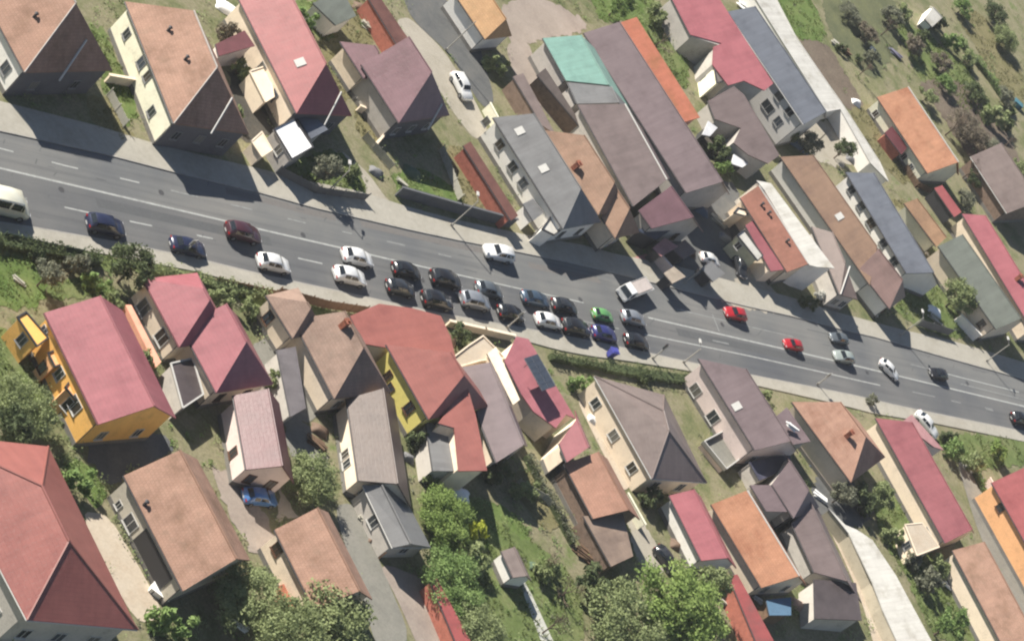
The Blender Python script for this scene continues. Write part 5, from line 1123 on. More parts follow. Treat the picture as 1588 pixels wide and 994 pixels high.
shrub('olive bush between the rose red roof and its salmon terrace', (215, 560), 20, 'olive')
shrub('small green bush beside the salmon terrace wall', (150, 440), 18, 'green')
shrub('pale green bush at the top of the salmon terrace', (172, 470), 18, 'olive')
tree('olive green tree beside the blue car yard', (482, 742), 40, 'olive', h=2.0, flatten=.65)
tree('olive brown half bare tree at the lower left corner of the bottom tan house', (392, 935), 46, 'olive', h=2.6, flatten=.6)
tree('broad green tree under the bottom tan roof', (520, 965), 58, 'olive', h=3, flatten=.7)
tree('olive tree between the two bottom broad trees', (450, 985), 44, 'olive')
shrub('green bush at the foot of the faded tan house', (268, 968), 28, 'green')
tree('bright green tree on the lawn below the grey annex', (694, 803), 40, 'bright', h=1.6, flatten=.55)
shrub('yellow flowering bush on the lower lawn', (736, 826), 20, 'yellow')
shrub('dark bush in the shade of the long purple grey roof', (660, 690), 24, 'dark')
shrub('small dark green bush under the lemon wall', (580, 548), 16, 'dark')
tree('green tree behind the red shed row by the bottom driveway', (706, 905), 46, 'green', h=1.8, flatten=.55)
tree('olive tree at the bottom edge left of the white path', (745, 975), 44, 'olive', h=1.8, flatten=.55)
shrub('speckled green shrub left of the tiny hut', (735, 868), 26, 'olive')
tree('very large bright green tree at the bottom centre', (1055, 945), 78, 'bright', h=3.6, flatten=.6)
tree('green tree overlapping the left side of the very large bottom tree', (975, 968), 60, 'olive', h=2.6, flatten=.6)
tree('olive tree at the upper right of the very large bottom tree', (1105, 905), 34, 'olive')
bare_tree('brown bare tree right of the tiny hut', (862, 868), 40)
bare_tree('grey bare tree beside the old barn roof', (895, 905), 42)
shrub('dark green shrub below the old barn roof', (915, 905), 32, 'dark')
shrub('olive shrub right of the tiny hut', (848, 888), 24, 'olive')
bare_tree('bare tree at the bottom edge right of the white path', (870, 960), 40)
shrub('dark green bush in the yard of the lilac brown barn', (1112, 232), 28, 'dark')
shrub('leafy bush at the edge of the barn yard near the white awning', (1122, 262), 20, 'green')
bare_tree('pale bare tree beside the narrow orange roof', (1035, 55), 44)
shrub('green bush beside the narrow orange roof', (1015, 22), 26, 'olive')
tree('green tree at the top edge above the orange strip', (965, 5), 30, 'green')
shrub('olive bush in the alley below the orange tan roof', (770, 102), 22, 'olive')
shrub('olive bush in the yard of the cream veranda', (372, 108), 18, 'olive')
shrub('pale leafy plants along the cream veranda', (362, 178), 17, 'olive')
shrub('dark shrub behind the tan roof near the red house', (365, 55), 24, 'brown')
tree('round grey olive tree near the pavement by the small white roof', (508, 262), 26, 'grey')
shrub('low olive shrub beside the round grey olive tree', (545, 268), 16, 'olive')
shrub('green bush left of the purple wing', (470, 30), 24, 'green')
tree('olive tree against the grey green sheet roof', (1490, 458), 32, 'olive')
shrub('white blossoming shrub in the shade by the upper pavement', (1272, 460), 14, 'blossom')
shrub('dark shrub beside the white blossoming shrub', (1255, 470), 18, 'dark')
shrub('second white blossoming shrub right of the brown street wing', (1357, 483), 11, 'blossom')
for i, (x, y, r_, l_) in enumerate([(1228, 205, 22, 'dark'), (1258, 222, 24, 'grey'), (1310, 232, 24, 'dark')]):
    tree(['dark tree at the corner of the slate roofed white building', 'grey leafed tree left of the narrow white roof row', 'dark grey tree leaning over the narrow white roof row'][i], (x, y), r_, l_)
bare_tree('wide bare brown tree in the gardens at the upper right', (1497, 185), 58)
bare_tree('bare tree below the top edge at the right', (1390, 35), 46)
bare_tree('bare brown tree between the meadow and the lone orange house', (1352, 100), 40)
bare_tree('tall bare tree right of the lone orange house', (1520, 255), 50)
bare_tree('thin bare tree at the right edge among the gardens', (1572, 215), 42)
for i, (x, y, r_, l_) in enumerate([(1400, 20, 24, 'olive'), (1455, 38, 24, 'dark'), (1478, 66, 26, 'green'), (1500, 92, 24, 'olive'), (1432, 58, 20, 'dark'), (1545, 182, 34, 'olive'), (1560, 190, 22, 'dark'), (1350, 90, 20, 'grey'), (1305, 75, 14, 'dark'), (1330, 92, 12, 'dark')]):
    shrub(['olive bush near the top edge of the gardens', 'dark bush beside the small white garden hut', 'green bush right of the small white garden hut', 'olive bush along the garden hedge line', 'dark bush below the small white garden hut', 'broad olive bush at the right edge of the gardens', 'dark bush beside the broad olive bush', 'grey bush at the end of the meadow', 'dark bush at the edge of the meadow', 'little dark bush below the meadow edge'][i], (x, y), r_, l_)
shrub('green bush at the right end of the lower pavement', (1478, 700), 26, 'green')
shrub('dark bush beside the parked white estate car', (1472, 678), 18, 'dark')
shrub('leafy bush with pale flowers below the street at the right', (1545, 700), 24, 'bright')
shrub('olive bush at the lower right verge', (1510, 720), 24, 'olive')
tree('small green tree left of the long rose red roof', (1368, 770), 26, 'olive')
shrub('dark shrub in the courtyard beside the white tunnel', (1335, 775), 30, 'dark')
tree('dark tree right of the mauve roofs', (1310, 765), 24, 'grey')
shrub('olive shrub beside the cream garden house', (1385, 830), 22, 'olive')
shrub('grey bush along the white tunnel', (1412, 868), 22, 'grey')
shrub('dark green bush in the garden right of the tunnel', (1440, 905), 28, 'grey')
tree('green tree at the bottom right garden', (1478, 965), 34, 'green')
shrub('olive bush in front of the bottom right tan roof', (1455, 880), 24, 'olive')
shrub('bush at the corner of the salmon tiled house', (1352, 622), 14, 'grey')
shrub('small round bush on the lower pavement edge by the street bend', (1188, 612), 12, 'olive')
shrub('climbing bush on the wall of the brown twin house', (385, 480), 18, 'olive')
shrub('olive bush between the brown twin house and the rose red house', (425, 590), 20, 'olive')
shrub('green bush in front of the rose red main block', (345, 462), 20, 'olive')
shrub('dark bush left of the cream garage by the street', (712, 520), 20, 'dark')
shrub('dark bush above the solar panel house', (1000, 588), 16, 'dark')
shrub('green patch bush right of the solar panel house', (900, 595), 20, 'green')
shrub('round bush below the ribbed brick red roof', (665, 742), 16, 'olive')
shrub('dark green bush in the shade below the ribbed roof', (770, 735), 26, 'dark')
shrub('olive bush along the garden fence below the purple grey roof', (815, 760), 22, 'olive')
shrub('green bush beside the cream terrace of the grey brown hipped house', (968, 655), 15, 'dark')
shrub('dark bush beside the red roofed shed', (1010, 775), 24, 'dark')
shrub('low green bush beside the green lawn patch of the faded tan house', (118, 745), 24, 'green')
shrub('brown shrub at the upper edge of the lower lawn', (55, 395), 14, 'dark')
for lb, pt_, r_, l_ in (('broad grey brown leafless crown right of the lone orange house', (1500, 200), 46, 'brown'), ('grey brown thicket above the grey brown barn roof', (1540, 235), 36, 'grey'), ('low grey brown crown below the small garden hut', (1462, 100), 30, 'brown'),
        ('grey thicket at the top edge right of the meadow', (1385, 25), 34, 'grey'), ('brownish thicket in the middle of the upper right gardens', (1420, 70), 34, 'brown'), ('olive thicket at the upper right corner', (1560, 60), 36, 'olive'),
        ('dark thicket in the shade at the upper right corner', (1545, 20), 34, 'dark'), ('grey green thicket beside the teal crate', (1560, 150), 30, 'grey'), ('brownish thicket right of the red shed', (1500, 310), 28, 'grey'), ('olive crown at the right edge above the barn roof', (1580, 260), 30, 'olive'), ('green thicket along the path of the upper right gardens', (1470, 130), 28, 'green'), ('dark green crown between the two thickets at the upper right', (1515, 145), 30, 'dark'), ('olive thicket above the end of the lone orange house', (1440, 150), 26, 'olive'), ('dark crown right of the end of the lone orange house', (1515, 275), 32, 'dark'), ('grey green thicket at the top edge beside the shaded corner', (1495, 12), 32, 'green'), ('brown crown in the scrub beyond the meadow', (1345, 50), 30, 'brown'), ('grey crown in the scrub at the top of the meadow', (1320, 20), 26, 'grey')):
    tree(lb, pt_, r_, l_, h=r_ / 13 * .7, flatten=.6)
hedge('dark clipped hedge along the lower pavement at the left', [(-40, 372), (60, 392), (150, 408)], 1.6, 1.3, 'dark')
hedge('dark hedge strip between the dark verge tree and the brown twin house', [(232, 422), (330, 446), (412, 462)], 1.4, 1.2, 'olive')
hedge('dark hedge below the lower pavement in front of the grey brown hipped house', [(935, 572), (1000, 583), (1070, 592)], 2.0, 1.0, 'dark', dens=.55)
hedge('dark hedge along the lower pavement above the solar panel house', [(850, 556), (900, 566), (935, 572)], 1.2, 1.0, 'dark')
hedge('straggling hedge along the garden boundary below the purple grey roof', [(812, 710), (850, 780), (885, 845)], 0.9, 1.2, 'grey')
hedge('green hedge along the alley edge at the right', [(1508, 735), (1530, 775), (1560, 830)], 0.9, 1.0, 'green')
hedge('low hedge line through the gardens at the upper right', [(1480, 60), (1530, 120), (1570, 180)], 1.5, 1.2, 'green')

GB = dict(a=leafmat('grass_green', (.07, .1, .025), (.12, .155, .045), (.18, .2, .08)), b=leafmat('grass_dry', (.12, .12, .05), (.18, .175, .085), (.26, .24, .13)))
tufts('short green grass on the lawns and meadows', 'lawn_grass', GB['a'], 5.0, .08, .28)
tufts('rough tall grass in the gardens between the houses', 'rough_grass', GB['a'], 4.0, .12, .5)
tufts('dry olive grass in the sunny yards', 'dry_grass', GB['b'], 4.0, .1, .4)

# weeds and undergrowth wherever the ground is bare of paving
BARE_OK = ('rough_grass', 'dry_grass', 'lawn_grass', 'dark_soil', 'scrub', 'bare_soil')
BB = [(min(a.x for a in q_), max(a.x for a in q_), min(a.y for a in q_), max(a.y for a in q_), q_[::3] if len(q_) > 60 else q_, mn) for nm, mn, q_ in GPOLY]
def paved(p_, x, y):
    if interp(NW, x) - 3 < y < interp(SW, x) + 3: return True
    for x0, x1, y0, y1, q_, mn in BB:
        if mn not in BARE_OK and x0 < p_.x < x1 and y0 < p_.y < y1 and inside(p_, q_): return True
    return False
def undergrowth(label, seed, n, leaf, size, per, lsize):
    r = random.Random(seed); v = []; f = []
    for _ in range(n):
        x, y = r.uniform(-60, 1650), r.uniform(-60, 1050); p_ = P((x, y))
        if noise.noise(p_ * .12 + Vector((seed, 0, 0))) < -.02 or paved(p_, x, y): continue
        R = size * r.uniform(.5, 1.4)
        for _ in range(per):
            d = Vector((r.gauss(0, .5), r.gauss(0, .5), abs(r.gauss(0, .45)))) * R; nn = Vector((r.gauss(0, .7), r.gauss(0, .7), 1)).normalized(); t_ = nn.orthogonal().normalized(); a = r.uniform(0, 6.28); t_ = t_ * math.cos(a) + nn.cross(t_) * math.sin(a); s_ = nn.cross(t_); l_ = lsize * r.uniform(.6, 1.5); o = p_ + d + Z * .03
            k = len(v); v += [o - t_ * l_, o + s_ * l_ * .5, o + t_ * l_, o - s_ * l_ * .5]; f.append((k, k + 1, k + 2, k + 3))
    me = bpy.data.meshes.new('undergrowth'); me.from_pydata(v, [], f); me.materials.append(LF[leaf]); o = bpy.data.objects.new('undergrowth', me); C.objects.link(o); return tag(o, label, 'undergrowth', kind='stuff')
undergrowth('low green weeds scattered over the gardens', 3, 2600, 'green', .5, 22, .1)
undergrowth('olive undergrowth and low scrub between the houses', 8, 2200, 'olive', .8, 30, .12)
undergrowth('dry pale weeds along the yards', 14, 1600, 'grey', .5, 18, .1)
# ------------------------------------------------------------------ fences, walls, poles and yard clutter
def wallrun(label, pts, h, t, mat, coping=None, name='garden_wall', cat='wall'):
    q_ = [P(p_) for p_ in pts]; ctr = sum(q_, Vector()) / len(q_); root = empty(name, ctr, label, cat)
    for i, (a, b) in enumerate(zip(q_, q_[1:])):
        d = (b - a); L_ = d.length; d.normalize(); n = Vector((-d.y, d.x, 0))
        k = max(1, round(L_ / 2.6)); s_ = L_ / k
        for j in range(k):
            c = a + d * (j + .5) * s_
            m = MB(); m.box(c + Z * (h / 2 - .1 + .01 * (j % 2)), d * (s_ / 2 - .012), n * t / 2, Z * (h / 2 + .1)); m.build('wall_panel', mat, root)
        m = MB(); m.box((a + b) / 2 + Z * (h + .045), d * (L_ / 2 + t / 2), n * (t / 2 + .05), Z * .035); m.build('coping', coping or mat, root)
    return root
def fence(label, pts, h, mat, post=None, name='fence', cat='fence', gap=2.2):
    q_ = [P(p_) for p_ in pts]; ctr = sum(q_, Vector()) / len(q_); root = empty(name, ctr, label, cat)
    for a, b in zip(q_, q_[1:]):
        d = (b - a); L_ = d.length; d.normalize(); n = Vector((-d.y, d.x, 0)); k = max(1, round(L_ / gap)); s_ = L_ / k
        for j in range(k + 1):
            m = MB(); m.box(a + d * j * s_ + Z * (h / 2 + .05), d * .05, n * .05, Z * (h / 2 + .1)); m.build('post', post or mat, root)
        for j in range(k):
            c = a + d * (j + .5) * s_
            m = MB()
            nb = max(3, int(s_ / .22))
            for q2 in range(nb):
                m.box(a + d * (j * s_ + .06 + (q2 + .5) * (s_ - .12) / nb) + Z * (h / 2 + .03 * ((q2 * 7) % 3 - 1)), d * ((s_ - .12) / nb / 2 - .012), n * .015, Z * (h / 2 - .06))
            m.box(c + n * .03 + Z * h * .25, d * (s_ / 2 - .06), n * .014, Z * .04); m.box(c + n * .03 + Z * h * .78, d * (s_ / 2 - .06), n * .014, Z * .04)
            m.build('board_panel', mat, root)
    return root
GRYF = paint('grey_fence', (120, 122, 124), var=.12); LITF = paint('pale_fence', (216, 212, 196), var=.12); BRNF = paint('brown_fence', (126, 98, 78), var=.2); GRNF = paint('green_fence', (84, 104, 84), var=.15)
wallrun('dark grey wall along the upper pavement beside the lawn', [(612, 303), (704, 329), (790, 352)], 1.6, .2, paint('grey_wall', (120, 122, 126), var=.12))
wallrun('low cream wall round the yard left of the purple hip', L('b', 950, 650, 1160, 735, 1045, 870), 1.0, .2, W_CREAM)
wallrun('pale wall stub across the green strip beside the cream side wall', L('a', 610, 480, 760, 505), 1.2, .25, W_CREAM)
fence('pale board fence along the olive yard of the long tan house', L('a', 625, 560, 720, 745), 1.2, LITF)
fence('pale fence between the driveway and the shaded yard', L('g', 610, 55, 770, 240), 1.2, LITF)
fence('pale fence beside the lawn left of the narrow maroon roof', L('g', 1060, 130, 1170, 420), 1.2, LITF)
fence('brown board fence along the lower pavement by the brown twin house', [(425, 458), (500, 478), (560, 487)], 1.5, BRNF)
fence('brown fence below the rose red block along the lower pavement', [(330, 440), (420, 460)], 1.2, WOOD)
wallrun('low pale wall in front of the bright green tree yard on the street', [(690, 505), (745, 517), (790, 527)], 1.0, .25, W_CREAM)
wallrun('pale wall along the beige court left of the red roofed shed', L('w', 1220, 150, 1320, 330), 1.3, .2, W_PALE)
fence('green board fence beside the lower lawn at the left', [(0, 372), (70, 388), (120, 398)], 1.3, GRNF)
wallrun('pink wall above the beige court by the truck', L('n', 560, 0, 660, 120), 1.6, .25, W_PINK)
wallrun('pale wall dividing the alley at the right edge', L('z', 1340, 60, 1588, 500), 1.6, .2, W_PINK)
fence('grey fence by the upper pavement near the right end', [(1420, 505), (1470, 520)], 1.5, GRYF)
wallrun('white wall with a lean along the shaded entrance near the grey green roof', L('j', 1175, 820, 1290, 940), 1.6, .22, W_WHITE)
fence('old plank fence along the bottom driveway', L('s', 860, 180, 960, 390, 1010, 500), 1.2, WOOD)
fence('thin fence between the white path and the gardens', L('w', 600, 60, 760, 150, 880, 300), 1.0, LITF)
wallrun('beige wall between the alley and the olive bush', L('c', 560, 650, 640, 800), 1.6, .2, W_PALE)
fence('dark fence of the shaded garden by the round grey olive tree', L('g', 100, 260, 330, 380, 620, 420), 1.3, GRYF)
fence('plank fence below the lone orange house', [(1400, 262), (1418, 290), (1440, 300)], 1.2, WOOD)

def pole(label, base, h, head, name='street_lamp', cat='street lamp', lean_=None):
    p = P(base, .12); root = empty(name, p, label, cat)
    m = MB(); m.tube(p, p + Z * h, .09, .06, 8); m.build('pole', CONC, root)
    m = MB(); m.box(p + Z * .15, (.16, 0, 0), (0, .16, 0), (0, 0, .18)); m.build('base', CONC, root)
    if head == 'lamp':
        d = Vector((-.6, .8, 0)).normalized()
        m = MB(); m.tube(p + Z * (h - .05), p + Z * (h + .1) + d * 1.0, .04, .035, 6); m.build('arm', DARKM, root)
        m = MB(); e = Vector((-d.y, d.x, 0)); m.box(p + Z * (h + .1) + d * 1.2, d * .34, e * .16, Z * .07); m.build('lamp_head', WHITE, root)
    elif head == 'sign':
        d = Vector((.3, .95, 0)).normalized(); e = Vector((-d.y, d.x, 0))
        m = MB(); m.box(p + Z * (h - .4) + e * .1, d * .4, e * .02, Z * .4); m.build('sign_plate', WHITE, root)
    elif head == 'light':
        d = Vector((.3, .95, 0)).normalized(); e = Vector((-d.y, d.x, 0)); m = MB(); m.box(p + Z * (h - .45) + e * .14, d * .16, e * .12, Z * .45); hb = m.build('signal_box', DARKM, root)
        for i, c in enumerate(((200, 40, 36), (220, 170, 40), (60, 170, 90))):
            m = MB(); m.tube(p + Z * (h - .18 - .28 * i) + e * .25, p + Z * (h - .18 - .28 * i) + e * .29, .1, .1, 10); m.build('lens', paint('lens%d' % i, c, var=.02), hb)
    return root
pole('street lamp with a white head by the pavement left of the pink walled house', (1060, 562), 3.2, 'lamp')
pole('traffic light pole at the head of the queue by the lower kerb', (1012, 556), 3.0, 'light', 'traffic_light', 'traffic light')
pole('slim pole on the lower pavement beside a black queuing car', (786, 508), 3.2, 'sign', 'road_sign', 'road sign')
pole('road sign with a white plate on the lower kerb beside the navy car', (284, 394), 2.4, 'sign', 'road_sign', 'road sign')
pole('pole on the shaded upper pavement casting a long shadow across the street', (1396, 520), 4.6, 'lamp')
pole('road sign with a white plate on the lower kerb at the street bend', (1268, 596), 2.6, 'sign', 'road_sign', 'road sign')
pole('street lamp by the dark wall of the upper pavement', (700, 350), 5.0, 'lamp')
pole('lamp post on the upper pavement near the small white roof', (505, 300), 4.5, 'lamp')
pole('street lamp at the far right of the upper pavement', (1530, 560), 4.5, 'lamp')
pole('signal pole on the upper pavement by the pink paving', (1062, 438), 3.0, 'light', 'traffic_light', 'traffic light')
pole('grey concrete pole standing in the dark alley at the top', (692, 78), 6.0, None, 'utility_pole', 'pole')

# dark solar panel on the rose red roof
pa = [on_plane(p_, P((800, 580), 5.0), Vector((0, -.42, .9)).normalized()) for p_ in L('m', 805, 588, 912, 780, 988, 738, 884, 562)]
ZUP = Vector((0, -.42, .9)).normalized()
lift = 0.0
sp = empty('solar_panel', flat(sum(pa, Vector()) / 4), 'dark solar panel array on the rose red roof by the street', 'solar panel')
u_, v_ = (pa[1] - pa[0]) / 6, (pa[3] - pa[0]) / 2
SOL = glass('solar_glass', (.045, .055, .075), .2)
fr_ = MB(); fr_.slab([p_ - Z * .02 for p_ in pa], .06); fr_.build('frame', paint('panel_frame', (150, 156, 164), rough=.4), sp)
for i in range(6):
    for j in range(2):
        a = pa[0] + u_ * (i + .03) + v_ * (j + .03); b = MB(); b.slab([a + Z * .02, a + u_ * .94 + Z * .02, a + u_ * .94 + v_ * .94 + Z * .02, a + v_ * .94 + Z * .02], .03); b.build('module', SOL, sp)
for i in (1, 5):
    b = MB(); b.tube(pa[0] + u_ * i + v_ * .3 - Z * .9, pa[0] + u_ * i + v_ * .3 - Z * .05, .04, .04, 5); b.tube(pa[0] + u_ * i + v_ * 1.7 - Z * .9, pa[0] + u_ * i + v_ * 1.7 - Z * .05, .04, .04, 5); b.build('bracket', DARKM, sp)

BIN = paint('bin_blue', (88, 92, 190), var=.08)
def bin_(label, pt, mat, group=None):
    p = P(pt, .12); p = Vector((p.x, p.y, .12)); root = empty('waste_bin', p, label, 'bin', group); a = heading(pt, None); d = Vector((math.cos(a), math.sin(a), 0)); e = Vector((-d.y, d.x, 0))
    k = MB(); lo = [p + d * i * .42 + e * j * .32 + Z * .1 for i, j in ((-1, -1), (1, -1), (1, 1), (-1, 1))]; hi = [p + d * i * .55 + e * j * .42 + Z * 1.15 for i, j in ((-1, -1), (1, -1), (1, 1), (-1, 1))]
    k.face(lo[::-1])
    for i in range(4): k.face([lo[i], lo[(i + 1) % 4], hi[(i + 1) % 4], hi[i]])
    k.face(hi); k.build('body', mat, root)
    m = MB(); m.box(p + Z * 1.2, d * .6, e * .47, Z * .06); m.box(p + Z * 1.29, d * .45, e * .3, Z * .04); m.build('lid', mat, root)
    for i in (-1, 1):
        m = MB(); m.tube(p + d * i * .4 - e * .1 + Z * .08, p + d * i * .4 + e * .1 + Z * .08, .08, .08, 8); m.build('wheel', RUB, root)
bin_('blue waste bin on the lower pavement below the royal blue car', (944, 552), BIN)

def stack(label, pt, n, s_, mat, name='plank_stack', cat='planks', rot=0.4, z=0.0):
    """a small heap of boards or crates"""
    p = P(pt, z); root = empty(name, p, label, cat); r = random.Random(int(px(pt)[0] * 7 + px(pt)[1]))
    for i in range(n):
        a = rot + r.uniform(-.25, .25); d = Vector((math.cos(a), math.sin(a), 0)); e = Vector((-d.y, d.x, 0))
        m = MB(); m.box(p + e * r.uniform(-.4, .4) * s_ + d * r.uniform(-.2, .2) * s_ + Z * (.06 + .1 * (i // 2) + .012 * i), d * s_ * r.uniform(.6, 1), e * s_ * .13, Z * .05); m.build('board', mat, root)
    return root
def crate(label, pt, mat, s_=.5, h=.6, name='crate', cat='crate', rot=.3):
    p = P(pt, 0); root = empty(name, p, label, cat); d = Vector((math.cos(rot), math.sin(rot), 0)); e = Vector((-d.y, d.x, 0))
    m = MB(); m.box(p + Z * h / 2, d * s_, e * s_ * .7, Z * h / 2); m.build('body', mat, root)
    m = MB(); m.box(p + Z * (h + .03), d * (s_ + .05), e * (s_ * .7 + .05), Z * .03); m.build('lid', mat, root)
    for k in (-1, 1):
        m = MB(); m.box(p + d * k * s_ * .6 + Z * (h / 2), d * .05, e * (s_ * .7 + .025), Z * (h / 2 - .02)); m.build('batten', DARKM, root)
    return root
def parasol(label, pt, mat, R=1.2, h=2.2):
    p = P(pt, h); p = Vector((p.x, p.y, 0)); root = empty('parasol', p, label, 'parasol')
    m = MB(); m.tube(p, p + Z * h, .03, .03, 6); m.build('pole', DARKM, root)
    m = MB()
    for i in range(8):
        a, b = i * math.pi / 4, (i + 1) * math.pi / 4
        m.face([p + Z * (h + .6 * R), p + Vector((math.cos(a) * R, math.sin(a) * R, h)), p + Vector((math.cos(b) * R, math.sin(b) * R, h))])
    m.build('canopy', mat, root); m = MB(); m.tube(p, p + Z * .1, .35, .3, 10); m.build('base', CONC, root)
    return root
WT = paint('white_tarp', (246, 246, 244), var=.04, alb=.8)
def tarp(label, pt, mat, R=1.2, h=.8, name='covered_heap', cat='heap', rot=.5):
    """a heap under a creased sheet"""
    p = P(pt, 0); root = empty(name, p, label, cat); r = random.Random(int(px(pt)[0] * 3)); n = 11; v = []; f = []
    for i in range(n):
        for j in range(n):
            x, y = (i / (n - 1) * 2 - 1), (j / (n - 1) * 2 - 1); e = max(abs(x), abs(y)); w_ = R * (1 + .2 * noise.noise(Vector((x * 2, y * 2, px(pt)[0]))))
            z = h * max(0, 1 - e ** 3) * (.9 + .25 * noise.noise(Vector((x * 1.6, y * 1.6, px(pt)[1]))))
            v.append(Vector((x * w_ * math.cos(rot) - y * w_ * .65 * math.sin(rot), x * w_ * math.sin(rot) + y * w_ * .65 * math.cos(rot), z + .02)))
    for i in range(n - 1):
        for j in range(n - 1): f.append((i * n + j, (i + 1) * n + j, (i + 1) * n + j + 1, i * n + j + 1))
    me = bpy.data.meshes.new('sheet'); me.from_pydata(v, [], f); me.materials.append(mat); me.polygons.foreach_set('use_smooth', [True] * len(me.polygons)); o = bpy.data.objects.new('sheet', me); C.objects.link(o); o.parent = root
    for q2 in range(3): box_part('weight', p + Vector((math.cos(q2 * 2.1) * R * .9, math.sin(q2 * 2.1) * R * .62, .1)), (.12, 0, 0), (0, .1, 0), (0, 0, .1), CONC, root)
    return root
WT = paint('white_tarp', (236, 233, 224), var=.1, alb=.5)
tarp('round pale heap beside the meadow by the lone orange house', ('e', 600, 610), WT, .9)
tarp('white garden furniture under a sheet on the lower lawn below the ribbed roof', ('t', 275, 630), WT, 1.3)
tarp('round white cover in the bottom right garden', ('z', 1305, 905), WT, .8)
BT = paint('dull_blue_tarp', (96, 116, 140), var=.1); GT = paint('green_tarp', (96, 120, 96), var=.12); BRT = paint('brown_tarp', (136, 112, 94), var=.15); GYT = paint('grey_tarp', (150, 150, 152), var=.12)
for lb, pt_, mt_, r_ in (
    ('dull blue sheet over a heap in the dark court left of the terracotta house', ('i', 330, 560), BT, 1.2),
    ('grey covered heap in the beige court near the gatehouse', ('i', 470, 720), GYT, 1.1),
    ('brown covered woodpile at the corner of the plum roofed block', ('i', 250, 790), BRT, 1.3),
    ('grey blue covered car shape in the yard of the slate roofed white building', ('i', 900, 170), BT, 1.9),
    ('dark covered trailer left of the narrow white roof row', ('i', 1220, 260), GYT, 1.6),
    ('brown sheet over firewood beside the slim tan shed', ('j', 960, 480), BRT, .9),
    ('green sheet over a heap behind the grey green sheet roof', ('j', 1300, 290), GT, 1.0),
    ('pale covered heap in the shaded entrance by the grey green roof', ('j', 1060, 770), WT, 1.3),
    ('brown covered heap at the top edge behind the purple wing', ('b', 980, 60), BRT, 1.2),
    ('white sheet beside the pink gable of the small maroon shed', ('b', 200, 60), WT, 1.6),
    ('green covered heap in the shaded garden by the dark grey wall', ('g', 900, 260), GT, 1.3),
    ('grey covered heap beside the driveway of the purple hip', ('g', 690, 260), GYT, 1.0),
    ('white sheet on the yard between the twin house and the rose red wing', ('r', 470, 110), WT, 1.0),
    ('brown heap in the yard of the brown rear wing', ('r', 660, 260), BRT, 1.1),
    ('pale heap below the lemon wall', ('r', 1270, 410), WT, .8),
    ('grey covered heap behind the lemon house near the annex', ('r', 1180, 420), GYT, .8),
    ('blue grey sheet in the courtyard behind the mauve pointed roof', ('x', 1240, 620), BT, 1.4),
    ('brown heap at the foot of the red roofed shed near the bottom', ('y', 420, 430), BRT, 1.2),
    ('pinkish heap below the blue tarpaulin canopy', ('y', 1130, 780), paint('rose_tarp', (206, 176, 160), var=.1), 1.3),
    ('grey covered heap in the garden left of the bottom right tan roof', ('z', 1080, 610), GYT, 1.3),
    ('brown heap between the dark hedge and the cream garage', ('m', 360, 480), BRT, 1.0),
    ('cream covered heap on the terrace of the grey brown hipped house', ('t', 1060, 200), WT, .9),
    ('grey heap beside the wood barn of the rosy tan roof', ('t', 870, 500), GYT, .8),
    ('brown covered heap beside the long grey metal roof', ('s', 1000, 400), BRT, 1.0),
    ('green heap beside the tiny white walled hut', ('w', 720, 560), GT, .9)):
    tarp(lb, pt_, mt_, r_, .7)
crate('white cabinet in the dark yard right of the white roof strip', ('i', 880, 520), WT, .5, 1.0)
crate('pale crate beside the white parasol in the barn yard', ('d', 830, 790), WT, .7, .5)
crate('white box on the passage beside the cream wall of the faded tan house', ('q', 930, 700), WT, 1.0, .6)
crate('pale grey tank in the yard of the bottom tan house', ('s', 360, 470), WT, .6, .5)
crate('teal crate at the right edge of the gardens', ('e', 1540, 620), paint('teal', (84, 140, 156)), .9, .8)
stack('heap of pale boards in the yard behind the narrow white roof row', ('d', 1500, 270), 8, 1.2, LITF)
stack('scattered white boards beside the slate blue roof at the top', ('d', 960, 60), 9, 1.6, WT)
stack('dark plank heap in the gardens at the upper right', ('e', 530, 300), 9, 1.4, WOOD)
stack('pale blue boards in the middle of the gardens', ('e', 830, 320), 8, 1.4, paint('pale_lilac', (150, 146, 170)))
stack('white stones in the bare garden at the upper right', ('e', 700, 290), 4, .7, WT)
stack('plank heap behind the purple wing at the top', ('b', 1040, 170), 12, 1.6, LITF)
stack('pale rubble beside the narrow maroon lean-to', ('g', 840, 320), 6, .8, LITF)
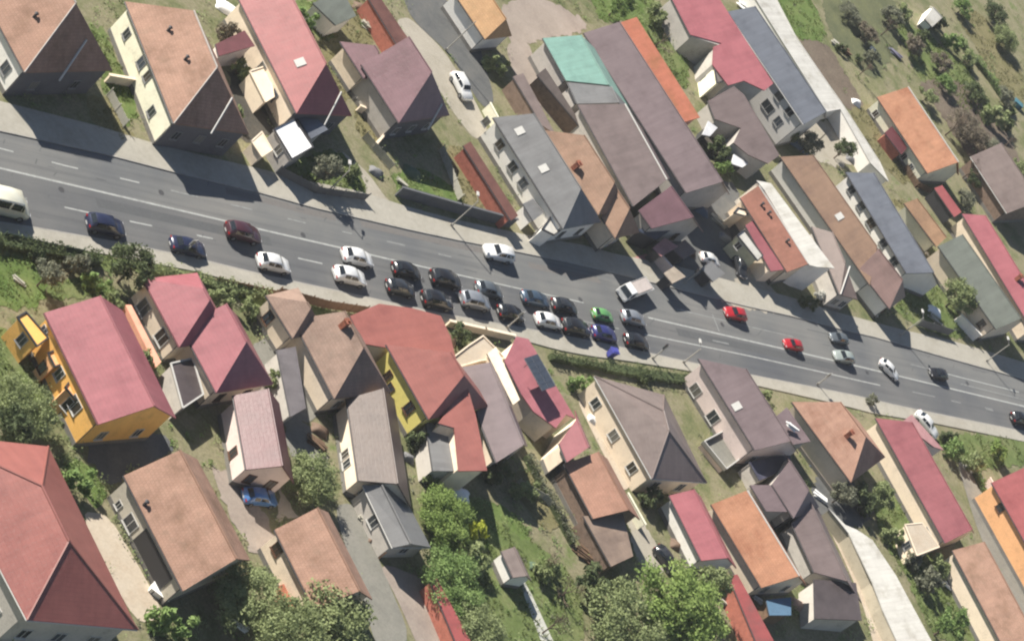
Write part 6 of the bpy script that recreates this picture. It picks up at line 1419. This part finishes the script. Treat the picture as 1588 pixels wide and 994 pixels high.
stack('boards leaning beside the beige court', ('i', 430, 620), 9, 1.4, LITF)
stack('plank pile in the yard of the grey tin roofed building', ('r', 640, 330), 10, 1.3, WOOD)
stack('pale junk heap beside the bottom driveway', ('s', 930, 280), 9, 1.0, LITF)
stack('pile of old boards by the grey bare tree', ('w', 1000, 480), 10, 1.4, WOOD)
stack('pale boards beside the red shed row near the bottom', ('y', 690, 760), 9, 1.1, LITF)
stack('white chairs folded beside the narrow red shed row', ('y', 880, 740), 7, .8, WT)
stack('junk heap on the porch right of the brown street roof', ('x', 1085, 390), 8, .9, WT, z=3.6)
stack('boards beside the orange bay of the rose red roofed house', ('k', 110, 540), 7, 1.0, LITF)
stack('pale boards beside the lower lawn at the far left', ('k', 110, 140), 6, .8, LITF)
stack('rubble heap in the bottom left garden under the brownish tree', ('s', 190, 900), 8, .9, WT)
stack('pale boards on the shaded yard by the salmon tiled house', ('x', 1330, 650), 8, 1.0, LITF)
stack('white boards in the shaded yard below the salmon tiled house', ('x', 1250, 800), 8, 1.2, WT)
stack('boards in the garden beside the cream garden house', ('z', 900, 480), 7, 1.0, LITF)
stack('pale boards along the bottom right garden path', ('z', 1110, 640), 7, 1.4, WT)
stack('bricks and boards above the grey green roof end', ('j', 1060, 820), 9, 1.2, LITF)
stack('white boards along the back of the grey green sheet roof', ('j', 1000, 420), 6, .9, WT)
# ------------------------------------------------------------------ thin spring haze filling the air
hz = MB(); hz.box((0, -40, 90), (420, 0, 0), (0, 420, 0), (0, 0, 92))
ho = hz.build('haze', bpy.data.materials.new('thin_haze')); hm = ho.data.materials[0]; hm.use_nodes = True
hn = hm.node_tree.nodes; hn.remove(hn['Principled BSDF']); pv = hn.new('ShaderNodeVolumePrincipled')
pv.inputs['Color'].default_value = (0.93, 0.95, 1.0, 1); pv.inputs['Density'].default_value = 0.00008; pv.inputs['Anisotropy'].default_value = 0.0
hm.node_tree.links.new(pv.outputs[0], hn['Material Output'].inputs['Volume'])
tag(ho, 'thin pale haze in the air over the whole street', 'haze', kind='stuff')
